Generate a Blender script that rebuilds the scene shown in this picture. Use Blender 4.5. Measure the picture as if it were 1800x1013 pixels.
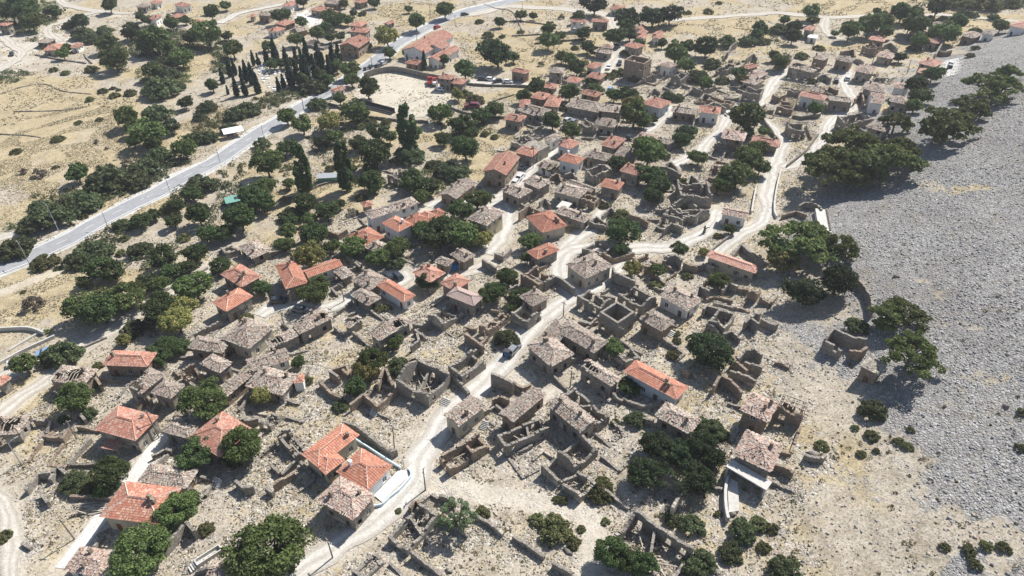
import bpy, math, random
import numpy as np
from mathutils import Vector, Matrix
random.seed(7)
RNG = np.random.default_rng(7)
SC = bpy.context.scene
COL = SC.collection
for o in list(bpy.data.objects):
    bpy.data.objects.remove(o)

# ---------------------------------------------------------------- camera, sky, sun, exposure
CAM_Z, PITCH, FPX = 104.0, math.radians(37.0), 1200.0      # drone height, tilt below level, focal length in 1800-wide pixels
cam_data = bpy.data.cameras.new('camera')
cam_data.sensor_width = 36.0
cam_data.lens = 36.0 * FPX / 1800.0
cam_data.clip_start = 1.0
cam_data.clip_end = 12000.0
cam = bpy.data.objects.new('camera', cam_data)
COL.objects.link(cam)
cam.location = (0, 0, CAM_Z)
cam.rotation_euler = (math.pi / 2 - PITCH, 0, 0)
SC.camera = cam

SUN_ELEV = math.radians(49.0)
SUN_AZ = math.radians(44.0)                    # from +Y (away from the camera) towards +X
world = bpy.data.worlds.new('World')
SC.world = world
world.use_nodes = True
wnt = world.node_tree
wnt.nodes.clear()
sky = wnt.nodes.new('ShaderNodeTexSky')
sky.sky_type = 'NISHITA'
sky.sun_disc = False
sky.sun_elevation = SUN_ELEV
sky.sun_rotation = SUN_AZ
sky.altitude = 300
sky.air_density = 1.0
sky.dust_density = 0.6
bg = wnt.nodes.new('ShaderNodeBackground')
bg.inputs['Strength'].default_value = 0.075
wout = wnt.nodes.new('ShaderNodeOutputWorld')
wnt.links.new(sky.outputs[0], bg.inputs[0])
wnt.links.new(bg.outputs[0], wout.inputs[0])
sd = bpy.data.lights.new('sun', 'SUN')
sd.energy = 4.8
sd.angle = math.radians(0.53)
sd.color = (1.0, 0.965, 0.91)
sun = bpy.data.objects.new('sun', sd)
COL.objects.link(sun)
sun_dir = Vector((math.sin(SUN_AZ) * math.cos(SUN_ELEV), math.cos(SUN_AZ) * math.cos(SUN_ELEV), math.sin(SUN_ELEV)))
sun.rotation_euler = sun_dir.to_track_quat('Z', 'Y').to_euler()
sun.location = (0, 100, 200)
SC.view_settings.view_transform = 'Standard'
SC.view_settings.look = 'None'
SC.view_settings.exposure = 0.7
SC.view_settings.gamma = 1.0
SC.view_settings.use_curve_mapping = False
SC.cycles.max_bounces = 5
SC.cycles.diffuse_bounces = 3
SC.cycles.transparent_max_bounces = 4

# ---------------------------------------------------------------- layout notes (read off the photograph)
# each block: "T x0 y0 s" sets the crop the following numbers were read in: photo px = x0 + x/s
# h P Q R eave roof tiles walls [; label]   roofed house, three corners of its eaves, Q in the middle
# r P Q R height [; label]                  roofless ruin, three corners of its wall tops
# w height x,y x,y ... [; label]            one broken wall
HOUSES = """
T 0 810 4.99
h 1390,550 885,485 1095,190 5.0 hip speck beige ; speckled red-tiled house beside the concrete lane
h 895,1010 1025,810 715,755 4.0 hip pinkold white
w 2.5 220,240 330,110 430,100
w 2.2 440,150 490,50 560,110
w 2.0 330,270 400,370
w 1.5 600,310 780,315 970,325
w 1.2 170,720 250,765
T 0 673 2.98
h 730,510 975,550 1030,460 3.0 hip old stone
h 490,250 710,300 835,180 5.6 hip red stone ; red-tiled stone house with a shaded front porch
h 845,255 985,290 1040,235 4.0 hip old stone
T 300 610 4.99
h 240,745 430,960 650,700 5.0 hip red stone
h 690,210 1045,110 1000,15 3.0 gx old white ; white cottage with an old tile roof and red door
h 700,300 980,420 1060,240 3.6 hip old stone
h 1080,310 1160,305 1160,245 3.0 hip red white
h 245,160 430,225 550,150 4.5 hip old stone
h 420,390 485,440 690,245 4.0 gy old stone
r 60,200 150,270 280,210 4.0
r 0,360 120,420 265,340 4.0
r 740,680 870,680 1000,580 3.0
r 940,760 1100,950 1200,870 3.5
w 2.6 620,560 640,640 760,620
w 2.5 1290,290 1400,400 1490,440
w 3.0 1380,200 1460,260
T 300 410 4.99
h 475,345 625,470 765,370 4.5 hip red stone
h 360,615 490,685 720,560 5.0 hip orange stone
h 925,285 1015,485 1195,435 5.5 hip orange stone ; tall plain red-tiled house with a long shadowed side
h 1165,325 1200,388 1495,280 3.2 gy orange white
h 445,925 690,1010 905,825 5.0 hip old beige
h 150,1010 450,1050 540,950 4.5 hip old stone
h 1040,790 1140,880 1420,745 4.6 hip oldhole stone
h 840,940 890,1005 1130,890 3.5 hip oldhole stone
h 600,120 720,220 870,150 3.0 hip old stone
w 2.4 430,120 480,170 560,150
w 2.2 1070,190 1130,130 1350,90
w 2.5 200,880 380,790 440,760
T 600 410 4.99
h 90,410 250,500 400,400 3.5 hip old stone
h 80,540 230,635 345,570 3.0 hip old stone
h 315,460 550,603 645,548 3.4 hip orange white ; white cottage with a bright orange tile roof
h 630,345 780,430 905,350 5.0 hip red stone
h 885,430 990,505 1115,415 5.0 hip red stone
h 925,545 1160,635 1245,560 5.0 hip pinkgrey stone ; stone house with a smooth pinkish grey tile roof
h 815,255 930,290 990,245 3.5 hip old stone
h 945,195 1070,255 1185,205 3.5 hip old stone
h 245,870 335,940 610,780 5.0 hip oldhole stone
h -60,330 10,400 100,360 3.0 hip old stone
h 20,790 70,830 190,760 3.0 hip oldhole stone
r 790,690 890,790 1085,620 3.5
r 1210,800 1290,850 1480,690 3.4
w 3.5 1075,870 1150,920 1235,985
w 2.4 620,790 700,800 790,760
w 3.0 1230,225 1350,290
w 2.6 650,860 670,930 600,980
w 2.4 1340,170 1420,200 1497,130
T 900 410 4.99
h 135,165 222,228 412,148 4.5 hip orange stone
h 465,280 645,395 890,295 5.0 hip old beige ; large plastered hall with a grey tile roof at street corner
h 60,560 180,640 330,575 4.0 hip old stone
h 1300,545 1537,680 1660,580 4.0 hip old white ; grey-tiled house with a white porch front among the ruins
h 1120,755 1315,860 1430,780 4.5 hip old stone
r 60,360 235,440 390,360 4.5
r -20,690 140,770 270,690 4.0
r 560,545 780,650 900,580 4.5
r 770,690 930,790 1080,690 5.5 ; tall square roofless stone house with level wall tops
r 920,530 1150,640 1290,555 4.5
r 630,110 760,190 880,90 3.5
r 1050,210 1190,290 1330,230 3.5
w 5.0 880,270 900,330 990,380 1080,410
w 3.6 290,420 390,370 430,390 540,470
w 1.4 580,770 680,790 760,770
w 4.5 1370,190 1440,180 1480,220
w 2.0 740,150 900,220 1080,170
T 900 340 2.98
L 4.6 hip old stone ; grey L-shaped courtyard house with mottled tile roofs | 75,800 205,905 325,845 | 225,715 430,830 505,775 | 120,775 215,800 330,690
r 555,825 600,880 665,830 3.0
T 900 610 4.99
h 995,215 1440,455 1530,350 4.5 hip orange blue ; orange-tiled long house with two white chimneys
h 585,170 870,340 955,280 5.0 hip oldhole stone
h 305,515 605,745 750,660 5.0 gx old stone ; old tiled house with a little lean-to porch roof
h -110,590 0,660 300,420 4.5 gy old stone
h 1250,615 1555,760 1670,650 3.5 hip old stone
r 750,650 860,590 545,350 4.0
w 1.4 900,400 1050,490 1150,520 1330,480
w 1.6 820,420 860,370 900,350
w 2.0 0,310 90,360 170,330
T 600 610 4.99
h 895,605 1025,695 1265,520 5.0 gy old beige ; tall narrow plastered house with old tiles at street edge
r 515,245 760,415 900,200 5.2
r 930,165 1060,250 1270,105 4.2
w 2.5 850,260 960,230 1110,390
w 5.0 1310,230 1420,260 1500,305
w 3.0 80,500 190,420 310,520 550,300
w 4.2 320,300 380,185 440,320
w 2.0 0,200 60,240 130,130
w 2.5 0,640 120,690 250,790 430,910 490,895
w 2.2 560,130 640,90 700,130
w 3.0 1330,450 1390,420 1460,460
T 900 673 2.98
r 250,345 330,430 440,320 4.4
r 150,430 360,590 445,515 3.4
r -60,255 -30,330 185,215 4.0
r 500,790 650,650 970,835 5.0 ; big roofless stone house with an orange-painted inner wall
w 4.5 755,500 770,460 905,515 835,640
w 1.7 0,800 80,850 165,910
w 2.2 210,940 260,970 310,1000
w 1.2 -20,370 60,350 110,325
T 450 673 2.98
r 960,375 1015,440 1220,310 3.8 ; long rectangular roofless ruin beside the pale street
r 690,790 790,865 950,680 3.4
r 480,1010 560,1030 700,950 1.6
w 2.4 810,650 835,610 870,660
w 2.2 955,590 1000,600 1030,630
w 1.4 1150,700 1210,730 1290,790
T 300 810 4.99
w 3.0 545,160 630,230 720,215
w 2.4 820,230 880,270
w 2.6 900,210 1085,90
w 3.6 -80,760 30,640 120,530 185,610
w 2.0 620,640 680,650
w 1.6 1000,540 1100,580
h 300,1050 560,1030 620,870 2.6 gx old stone
T 0 610 4.99
h 465,255 735,330 800,200 4.5 hip oldhole stone
h 900,160 1290,170 1380,50 4.6 hip red stone
h 1110,345 1235,410 1440,240 5.0 hip oldhole stone
h 1365,370 1500,450 1580,330 5.0 hip old stone
h -60,735 165,755 200,610 3.5 hip oldhole stone
h -80,330 0,340 105,285 4.0 hip red stone
r 355,770 540,790 630,680 2.6
w 3.2 770,270 820,260 860,320
w 3.0 1190,500 1270,420 1310,470
w 1.6 1330,960 1440,900 1497,910
w 2.0 620,610 680,580 730,640
w 2.5 170,570 240,600
T 1200 610 4.99
h 510,560 740,655 840,500 5.5 hip pinkold stone
R 840,510 1065,590 1120,480 5.0 ; roofless ruin with a grid of bare timber rafters
h 450,950 770,1090 880,870 5.0 hip pinkold stone ; old tiled house with a concrete balcony and curved terrace wall
w 3.6 290,330 345,245 430,290 515,380
w 3.2 430,100 490,130 560,200
w 3.0 545,110 620,150 695,180
w 2.6 415,195 530,240 640,290
w 3.5 500,90 560,20 640,10 690,60
w 1.4 810,125 870,135 930,170
w 2.4 0,180 60,220 100,200
T 1350 673 2.98
w 2.0 190,375 215,385 290,395 315,370
w 2.4 30,420 80,435 130,470
T 1350 340 2.98
h 480,905 580,955 625,900 4.0 flat rubbleroof stone ; square stone hut with a rubble-covered flat top below trees
w 4.2 400,800 310,760 350,705 450,745 520,760
w 3.2 430,815 490,830 530,800
w 2.6 460,430 510,480 540,540 545,605 ; dark curved retaining wall on the scree edge
w 2.6 170,60 200,45 260,50 280,75
w 2.0 80,110 150,90 200,110
T 1200 410 4.99
h 215,205 630,348 668,292 3.5 hip pink beige ; long low shed with a smooth pink tile roof
r 575,500 660,525 710,480 4.0
r 230,760 370,830 450,700 4.0
r 90,860 220,935 330,850 3.6
w 3.5 10,240 60,270 130,280
w 3.2 140,270 200,250 270,290 
w 4.0 200,640 220,610 330,645 440,690
w 3.0 360,490 410,430 480,460
w 1.4 215,575 300,550 440,590
w 1.2 270,610 400,640 530,650
w 3.6 560,770 600,740 660,790
w 3.2 620,720 650,690 690,700
w 2.8 690,740 750,770 810,800 850,780
w 3.4 130,540 150,450 230,500
w 2.4 200,430 260,370 330,400
w 2.6 370,880 430,850 500,910
w 2.6 440,200 520,90 560,130 720,250
T 900 210 4.99
h 120,858 268,992 485,940 4.5 hip brown beige ; brown-red hipped house on the bend of the street
h 400,800 630,905 665,840 3.5 hip old stone
h 370,620 590,690 650,610 4.6 hip old beige
r 590,690 720,720 785,680 4.0
h 85,550 235,607 350,555 4.5 hip old stone
h -90,620 65,690 170,625 4.5 hip old stone
h 30,288 175,325 240,265 5.0 hip red stone
h 110,220 230,285 305,225 5.0 flat rubbleroof beige
h 215,410 330,440 400,395 3.0 hip old white
h 412,350 575,395 632,338 5.0 hip orange white ; white two-storey house with an orange tile roof
h 380,232 510,258 625,215 4.5 hip red blue
h 285,168 350,198 430,150 4.0 hip old white
h 765,245 900,255 1040,185 5.0 hip red stone
h 650,325 825,365 880,310 4.0 hip old stone
r 620,450 745,480 910,430 5.0
h 910,305 1055,350 1090,265 4.0 hip old stone
h 950,450 1105,492 1165,425 5.5 hip red stone
h 765,598 930,620 1010,565 4.5 hip orange stone
h 1045,200 1190,225 1300,150 4.5 hip pinkold stone
h 1300,185 1365,220 1400,185 4.0 hip old stone
h 480,560 700,640 745,610 3.0 gx old stone
h 385,772 475,795 530,740 2.5 flat concrete stone
r 675,890 820,930 870,880 3.0
w 4.0 70,810 150,745 250,800
w 3.0 800,830 870,770 900,800
w 3.4 1030,820 1110,850 1190,890
r 1330,810 1500,870 1540,800 4.0
w 3.4 1340,950 1410,900 1497,940
w 4.5 1300,395 1400,430 1480,460
w 2.6 340,500 400,470 430,530
w 2.6 470,480 530,460 560,500
w 2.5 250,720 290,680 330,740
T 600 210 4.99
h 1240,460 1440,490 1572,330 6.2 gy red stone ; large red-roofed stone church with arched windows and a gable front
h 870,655 1000,700 1170,560 3.5 gy old stone
h 1115,870 1275,930 1425,815 7.0 hip old yellow ; yellowish two-storey stone house with rows of windows
h 190,818 265,872 685,745 6.0 hip old white ; long white two-storey terrace house with a beige tile roof
h 345,918 505,985 635,930 5.5 hip orange white
h 560,880 650,950 780,870 4.5 hip brown stone
h 690,835 765,875 815,835 4.5 hip orange stone
h 770,815 830,865 915,825 4.0 hip brown yellow
h 170,735 205,770 275,750 3.0 hip red stone
r 400,485 600,555 710,490 4.0
h 830,885 880,915 965,885 3.0 flat concrete stone
h 1030,925 1120,975 1165,950 3.0 hip pink stone
T 450 340 2.98
h 480,225 570,275 675,235 4.0 hip orange stone
h 575,280 680,330 735,290 3.4 hip old stone
h 220,205 225,218 320,190 3.0 gy red stone
w 2.4 340,180 430,215 480,190
w 2.4 185,310 250,270 340,300
w 2.4 400,330 450,300 540,380
w 2.6 440,960 390,930 470,900
T 480 0 6.217
h 725,500 930,525 1050,430 6.0 gy red stone ; gabled hall with a ribbed red roof beside main road
h 835,345 1015,357 1062,315 5.0 hip red stone
h 850,270 960,290 1005,245 4.0 hip red stone
h 410,105 560,132 655,95 4.0 hip red stone
h 625,135 690,165 752,150 3.0 hip red stone
h 95,62 190,70 280,25 4.5 hip red white
h 1200,265 1255,270 1340,238 3.0 gy red stone
h -40,320 40,345 115,310 4.0 hip red white
h 230,318 265,350 372,322 3.0 gy old stone
h 65,245 130,280 200,235 3.0 hip red stone
r 375,470 555,520 655,470 2.0
h 900,10 950,35 1020,10 4.0 hip red stone
h 585,20 700,50 730,10 4.0 hip old stone
h 640,985 680,1010 770,960 3.0 gy red white
T 240 0 6.217
h 130,208 210,212 262,170 5.0 hip red white
h 385,175 445,195 522,160 3.0 hip red stone
h 600,255 715,250 752,222 4.0 hip red stone
h 450,45 495,75 565,45 5.0 hip red white
h 735,110 800,125 880,90 3.0 hip pink stone
h 160,25 215,40 265,15 4.0 hip red white
h 1235,185 1280,185 1300,160 3.0 hip red stone
h 1335,160 1440,175 1497,140 5.0 hip old stone
h 1445,330 1500,345 1540,310 4.0 hip red white
h 10,70 100,80 130,50 4.0 hip old stone
T 0 0 6.217
h 0,265 75,280 110,255 6.0 hip red stone
h 480,548 645,545 690,485 4.0 hip red stone
h 790,510 850,520 875,480 3.0 hip red white
h 450,445 515,470 555,430 3.0 hip old stone
T 450 0 2.98
L 5.0 gy red white ; school with U-shaped red-tiled wings beside main road | 820,245 885,280 975,180 | 910,300 950,315 1055,250 | 890,240 975,255 1000,225
T 700 60 6.217
h 435,480 570,497 628,455 6.0 hip red stone
h 590,532 700,548 745,500 4.0 hip red stone
h 1225,405 1390,432 1452,405 5.0 hip red stone
h 110,300 240,340 250,300 3.0 hip red stone
h 1330,800 1420,800 1445,720 3.5 hip red stone
h 1340,825 1480,890 1560,830 4.0 hip old stone
h 1155,932 1325,957 1397,905 5.0 hip red stone
T 880 0 6.217
h 762,240 930,247 945,222 6.0 hip red white
h 1000,240 1175,245 1190,215 5.0 hip red stone
h 1190,100 1320,110 1372,75 4.0 hip red white
h 935,728 1025,750 1118,705 4.0 hip red blue
h 958,832 1085,868 1118,812 3.5 hip red stone
h 718,882 840,905 885,858 4.0 hip red white
h 520,795 670,800 715,750 6.0 hip old stone
h 1110,520 1215,530 1240,500 3.0 hip pinkold stone
h 1030,560 1180,590 1220,560 4.0 hip old stone
h 430,940 580,970 610,925 3.0 hip red stone
T 900 0 2.98
h 360,490 440,508 472,488 3.0 hip red stone
h 645,155 680,160 700,138 3.5 gy red white
h 652,178 685,186 702,163 3.5 gy red white
h 660,198 690,205 702,184 3.5 gy red white
h 735,182 765,190 790,170 3.5 gy red white
h 740,202 775,208 792,187 3.5 gy red white
h 295,548 460,590 480,545 4.0 hip old stone
h 465,580 572,592 580,555 5.0 hip old stone
h 445,652 530,668 560,632 4.5 hip old stone
r 350,640 425,655 455,612 5.0
h 45,575 155,608 195,575 3.5 hip old stone
h 105,508 165,522 192,492 4.0 hip red stone
h 175,550 240,560 258,505 3.5 hip red stone
h -25,632 45,642 75,608 4.0 hip red blue
r 60,700 110,730 150,690 3.0
r 0,740 60,760 110,720 2.6
w 3.0 1000,560 1060,530 1120,560
w 3.0 790,880 830,840 880,900
w 4.0 925,950 940,910 1000,970
w 3.0 780,780 830,800
w 2.2 1080,770 1140,790 1200,770
T 1080 60 5.025
h 85,102 195,128 262,98 5.0 hip red stone
r 85,228 265,262 342,222 8.5 ; two-storey roofless stone shell with level wall tops
h 402,270 490,297 556,270 5.0 hip pinkold white
r 490,372 590,388 690,350 5.0
r 185,352 250,376 390,362 4.0
r 670,470 770,482 945,455 4.0
h 280,600 405,655 455,590 5.0 hip red blue
h 508,690 720,710 745,665 4.0 hip old stone
h 752,685 925,705 935,650 5.0 hip red white
r 820,570 1030,620 1060,580 3.0
r 905,300 960,320 1060,275 4.0
w 2.5 320,510 350,480 400,500
w 3.0 770,560 800,520 860,540
w 3.4 970,290 1010,250 1050,270
w 4.0 1010,150 1040,90 1090,60
T 1300 40 5.025
r 30,600 185,630 210,580 5.0
h 30,385 80,408 158,378 4.0 hip red stone
h 75,455 165,490 225,440 3.0 hip pinkold stone
h 50,510 130,550 165,500 4.0 hip old stone
h 430,385 640,440 690,400 5.0 hip oldhole stone
h 640,312 740,332 805,290 5.5 hip old stone
h 845,322 975,352 1008,318 5.0 hip old stone
h 345,312 430,332 468,298 3.5 hip old stone
h 1020,425 1150,452 1200,400 5.0 hip pinkold stone
h 535,640 740,685 762,645 5.0 hip pink white ; white house with dark arched windows and a pink tile roof
h 800,690 1000,705 1012,672 5.0 hip old stone
r 430,575 540,595 560,560 4.0
h 620,590 730,620 760,580 3.0 hip oldhole stone
r 330,735 470,760 510,680 4.0
h 565,60 630,70 682,42 5.0 hip pink stone
h 598,135 685,142 712,118 2.5 flat whiteroof white
w 3.5 760,590 800,560 870,590
w 3.0 900,250 950,240 1010,230 1020,280
w 3.5 700,470 760,450 810,480
w 3.2 70,310 130,260 150,300
w 3.4 290,630 350,650 420,620
w 2.4 1010,300 1050,320 1095,340
w 4.0 1030,660 1080,610 1100,680
T 1200 210 4.99
r 920,5 950,80 1092,88 5.0 ; square tower-like roofless ruin at the fork of lanes
h 345,160 530,190 556,118 6.0 hip pinkold stone
r 280,205 390,225 412,200 4.0
h 608,195 832,240 842,185 3.0 hip pink stone
r 175,545 300,580 375,405 4.0
r -10,610 270,655 150,520 6.0
r -30,710 110,850 185,770 4.0
h 340,825 560,872 575,815 4.0 gx pinkold white ; small white house beside the bend of the lane
w 1.0 860,440 835,520 815,620 800,720 800,800 820,845 ; white parapet wall along the lane
w 1.0 640,590 620,680 600,800 ; low pale wall on the inner side of the lane
w 2.0 430,290 500,300
w 1.5 1140,150 1110,80 1100,40
w 3.0 0,840 60,850 115,860
T 1350 0 2.98
r 378,600 440,640 555,610 5.0
h 525,660 605,690 640,650 5.0 hip old stone
h 535,540 605,545 612,490 5.0 gx pinkold white
h 640,530 735,548 742,515 4.0 hip old stone
h 500,460 605,485 615,445 5.0 hip old stone
h 1265,135 1341,150 1400,130 4.0 hip pink white
w 3.0 430,690 470,660 520,700
w 1.5 130,600 200,610 280,595
T 1500 0 5.025
h 95,170 225,182 258,150 4.0 hip old stone
h 240,142 310,155 358,120 4.0 hip pink stone
h 528,308 600,325 690,290 4.0 flat pinkroof stone
h 655,360 740,385 815,348 4.0 hip pink stone
h 675,212 745,235 812,212 4.0 hip old stone
h 950,315 1060,338 1150,305 4.0 hip old stone
h 1140,295 1230,310 1270,280 4.0 hip old white
r 95,395 200,430 260,395 5.0
h 145,345 265,368 275,340 4.0 hip pink stone
h 205,495 330,520 375,480 4.0 hip pinkold stone
L 5.0 hip pink stone ; pink-roofed compound with a paved yard beside the scree | 570,560 715,590 805,555 | 575,635 660,650 690,615
h 90,775 255,800 290,765 4.0 hip old stone
h 360,760 455,790 492,745 5.0 hip pinkold white
r 150,700 300,730 350,690 3.0
w 3.0 270,400 330,370 390,420
w 4.0 735,470 790,380 810,360
w 3.0 735,440 810,450 880,440
w 2.4 640,160 690,130 720,170
w 2.4 480,320 510,280 540,270
"""
# type then canopy centre and width: d dark broadleaf, k very dark dense, g mid green, y yellowish, o grey-green shrub,
# s low shrub, a spreading flat tree, c cypress, p poplar, b bare or dry, n sparse open tree
PLANTS = """
T 0 0 2.98
d 110,50,170 60,70,100 280,60,90 570,30,90 780,110,60 740,90,60 740,190,60 970,105,60 1110,70,90 1190,190,60 970,540,80 1110,450,80 400,910,120 1180,30,60 20,40,80
k 435,120,80 680,170,100 895,665,90
g 165,125,100 820,215,150 900,130,80 1090,190,140 1220,260,110 560,230,110 600,320,130 350,250,60 330,285,70 950,310,110 660,620,130 700,680,90 780,700,160 700,745,80 800,760,100 970,790,110 800,370,110 980,290,70 760,250,90 870,250,100 1000,200,80
o 370,125,70 860,330,120 890,390,90 840,460,150 930,450,70 545,160,80 430,170,100 820,590,130 1085,555,90 1045,610,60 760,870,140 830,810,110 560,930,180 700,940,140 1050,960,140 1200,670,80 1240,590,100 1300,570,100 1020,720,100 1090,715,90 480,200,80 200,100,70
s 300,725,55 85,790,50 470,520,40 540,475,45 410,640,35 290,875,30 340,380,40 280,365,40 480,360,60 590,462,30 620,470,25 600,500,45 680,485,55 520,625,35
b 505,740,30 555,775,25 120,890,50 200,900,70 660,850,60 680,480,50
T 240 0 6.217
c 930,840,55 1010,750,65 1060,740,60 1140,800,60 1190,790,75 1250,810,85 1310,920,75 1080,960,70 1170,950,70 990,985,35 1270,650,50 1325,660,50 1410,610,65
b 370,740,200
d 830,160,170
T 450 0 2.98
c 55,290,42 95,270,42 150,285,32 205,290,32 262,285,45 320,280,45 350,345,45 400,300,52 175,395,46 210,375,44 262,375,50 140,425,28 115,445,26 12,440,48 430,290,40 300,345,40 880,320,32 240,330,40 380,345,40
g 500,420,90 495,370,110 510,600,120 160,610,110 245,660,110 410,720,80 60,870,150 700,720,80 960,600,110 1250,570,110 700,280,70 210,215,70 320,180,80 170,965,70 30,985,120 990,60,90 380,90,80 560,600,70 840,690,70 440,520,70
d 585,470,120 170,770,110 630,820,160 600,880,80 640,690,110 540,750,100 600,950,130 620,985,80 930,575,55 1080,650,130 1180,610,100 980,730,90 1100,780,150 795,275,65 985,315,70 1100,375,110 800,50,45 840,120,100 1275,120,60 130,90,90 400,110,110 240,120,70 440,190,60 370,150,70 390,200,60 620,20,60 460,20,60 245,15,60 820,960,130 900,975,120 440,100,70 480,110,60 510,70,50 1130,700,80 590,245,40
k 345,755,80 1270,290,160
d 90,335,80 240,425,90 330,400,80 290,350,80 420,350,80 370,425,80 60,240,70 180,330,70 130,340,60
y 380,650,110 690,200,110 1060,500,70
o 320,540,90 30,750,80 800,810,130 930,860,80 1060,900,130 980,900,90 300,450,110 1215,180,50 1000,870,80
p 240,900,80 460,890,80 790,690,90
s 1170,110,40 1290,190,30 560,70,40 500,880,60 390,880,50 1200,700,40 1250,715,35 1100,490,60 1150,520,80 550,660,50 600,640,60 680,640,50
b 150,40,40
T 900 0 2.98
k 430,30,120 610,100,120 740,90,130 830,85,110 1020,260,110 900,700,100
d 345,90,80 190,155,80 370,180,80 395,245,80 430,270,60 540,190,120 340,360,100 620,180,90 600,130,100 785,230,60 120,460,100 920,250,80 890,740,90 215,640,110 610,500,120 720,920,140 555,860,100 735,760,100 770,980,120 1195,385,90 410,425,60 1300,140,90 1280,180,70 740,625,60 10,300,70 1320,170,60 670,230,60 950,690,60
g 45,80,60 110,85,50 190,215,110 250,190,60 300,310,80 860,285,130 915,345,90 1015,435,85 300,490,110 315,690,110 535,500,90 640,610,140 980,825,100 715,810,160 1220,620,180 1230,830,150 1290,780,100 1180,920,170 1300,880,90 1120,960,110 1235,700,70 1320,690,60 260,300,80 60,510,80 680,640,90 1020,605,50 1100,980,100
y 640,540,110 190,890,60 515,980,60 1210,430,70
o 970,395,100 430,465,80 1050,330,80 1240,210,80 1130,215,90 820,500,60 870,510,60
s 45,165,35 595,275,55 560,380,60 510,395,60 1030,60,45 920,65,35 1085,15,30 700,40,30 1310,215,60 280,560,60 380,980,50 380,850,40 1100,420,60 330,250,35 890,950,60 640,410,60
b 260,85,35 150,330,40
T 1350 0 2.98
d 85,105,60 130,195,90 350,175,45 700,70,120 770,70,80 890,40,120 1000,115,110 30,300,60 865,395,100 780,460,120
k 130,150,80 690,300,70
g 230,70,90 240,110,60 430,165,110 530,140,130 600,120,100 620,170,80 780,135,140 930,180,130 1220,135,90 795,220,90 60,330,90 770,555,90 660,545,60 790,505,100 570,60,50 250,570,80 740,140,90 880,185,90
o 1030,70,60 1075,75,50 1185,90,50 920,105,60 60,150,80 1090,165,60
s 1090,250,40 235,425,45 770,250,60 270,250,50 180,290,60 1060,290,40 1270,20,80 1150,20,120 1020,15,100 900,12,70
a 1130,430,140 1230,450,130 1270,375,110 1060,560,130 950,650,200 880,690,120 670,640,120 330,870,220 470,790,230 590,830,230 700,790,160 430,890,180 540,880,160 1180,500,110
T 0 340 2.98
o 260,110,200 180,160,130 70,280,150 130,260,90 640,160,90 480,300,160 400,350,110 730,290,110 770,460,110 320,840,150 700,700,110 420,40,170 350,70,140 260,860,100 110,300,70 530,255,60 200,60,80
s 885,75,80 650,235,45 635,310,45 300,390,35 230,355,110 1290,650,60 240,725,35 960,230,60 510,905,50 120,515,25 440,120,40
d 740,150,100 810,115,70 910,145,90 1040,120,130 1090,220,110 1160,210,110 1260,140,150 1330,40,130 1020,320,120 980,390,90 860,350,130 900,410,100 520,400,140 600,420,110 440,470,80 530,620,180 860,600,160 830,640,160 880,800,130 830,850,120 950,800,90 1150,380,110 1010,10,80 930,70,80
g 430,600,190 1020,500,160 130,900,130 830,480,90
y 960,600,140 930,680,150 650,770,70
a 640,540,150 700,520,120
b 160,570,100
T 450 340 2.98
d 40,60,110 260,60,120 370,100,120 310,220,140 870,200,110 1010,170,140 1075,90,120 30,500,90 1310,440,110 1240,530,120 220,890,70 20,20,100 960,220,180 180,150,80 440,60,60
k 895,470,110
g 170,210,100 400,280,80 150,270,90 510,280,140 640,340,120 740,290,110 1090,220,170 1160,40,120 300,530,160 620,870,150 730,780,90 280,140,80 870,20,90
y 290,340,160 1180,250,110 570,940,120
o 180,110,110 1310,760,120 750,900,120 730,350,90
s 270,980,50 640,600,60 680,600,50 550,20,50
b 500,90,60 150,30,60
T 900 340 2.98
d 575,205,160 570,300,80 740,20,100 45,540,100 600,1000,90 5,430,60
k 750,50,130 1035,825,220
g 90,255,110 875,300,80 765,405,90 1085,460,100 530,810,100 1140,185,70 80,340,70 5,600,60
y 625,400,90 1000,310,60
s 1080,220,40 860,730,40 865,770,40 845,845,60 750,470,60 920,430,50 490,60,50 885,60,60 570,110,80
T 1350 340 2.98
a 140,240,250 350,280,150 620,650,160 700,610,150 760,830,220 250,210,170
k 200,520,190 370,470,180
y 90,350,180
o 470,690,100
T 0 673 2.98
g 410,90,170 1060,110,220 740,880,270 1290,330,200 930,670,190
d 1030,370,180 590,480,190 990,620,120 560,560,100 1230,400,120
o 390,510,130 460,160,80 335,190,50
s 1080,760,70 460,550,80 20,800,70
T 300 810 4.99
g 870,800,620
T 450 673 2.98
n 1050,690,200
s 955,710,60 1185,680,70 745,670,30
d 520,30,110
y 30,70,120
o 440,120,70
T 900 673 2.98
k 760,330,160 690,470,165 870,370,150 980,330,150 980,520,165 1060,410,120
o 1050,250,130 1000,220,90 835,705,80 945,745,110 1215,770,120 1150,880,110 1000,930,120 950,960,110 650,190,90
d 510,890,180 600,930,150 680,960,130 620,30,90
s 460,570,110 480,530,80 235,610,40 270,615,45 130,715,70 230,770,140 320,835,70 365,765,40 490,725,40 1080,685,40 1300,740,80 540,210,50 225,720,80 1320,860,60
T 1350 673 2.98
o 560,135,125 90,980,150
s 550,275,60 750,245,35 690,305,50 735,330,50 285,325,60 460,235,35 490,370,45 20,760,60 1150,855,60 1330,340,50 1340,150,50 570,355,35 1060,880,60 1240,860,60 1090,950,60 930,860,45
"""
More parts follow.
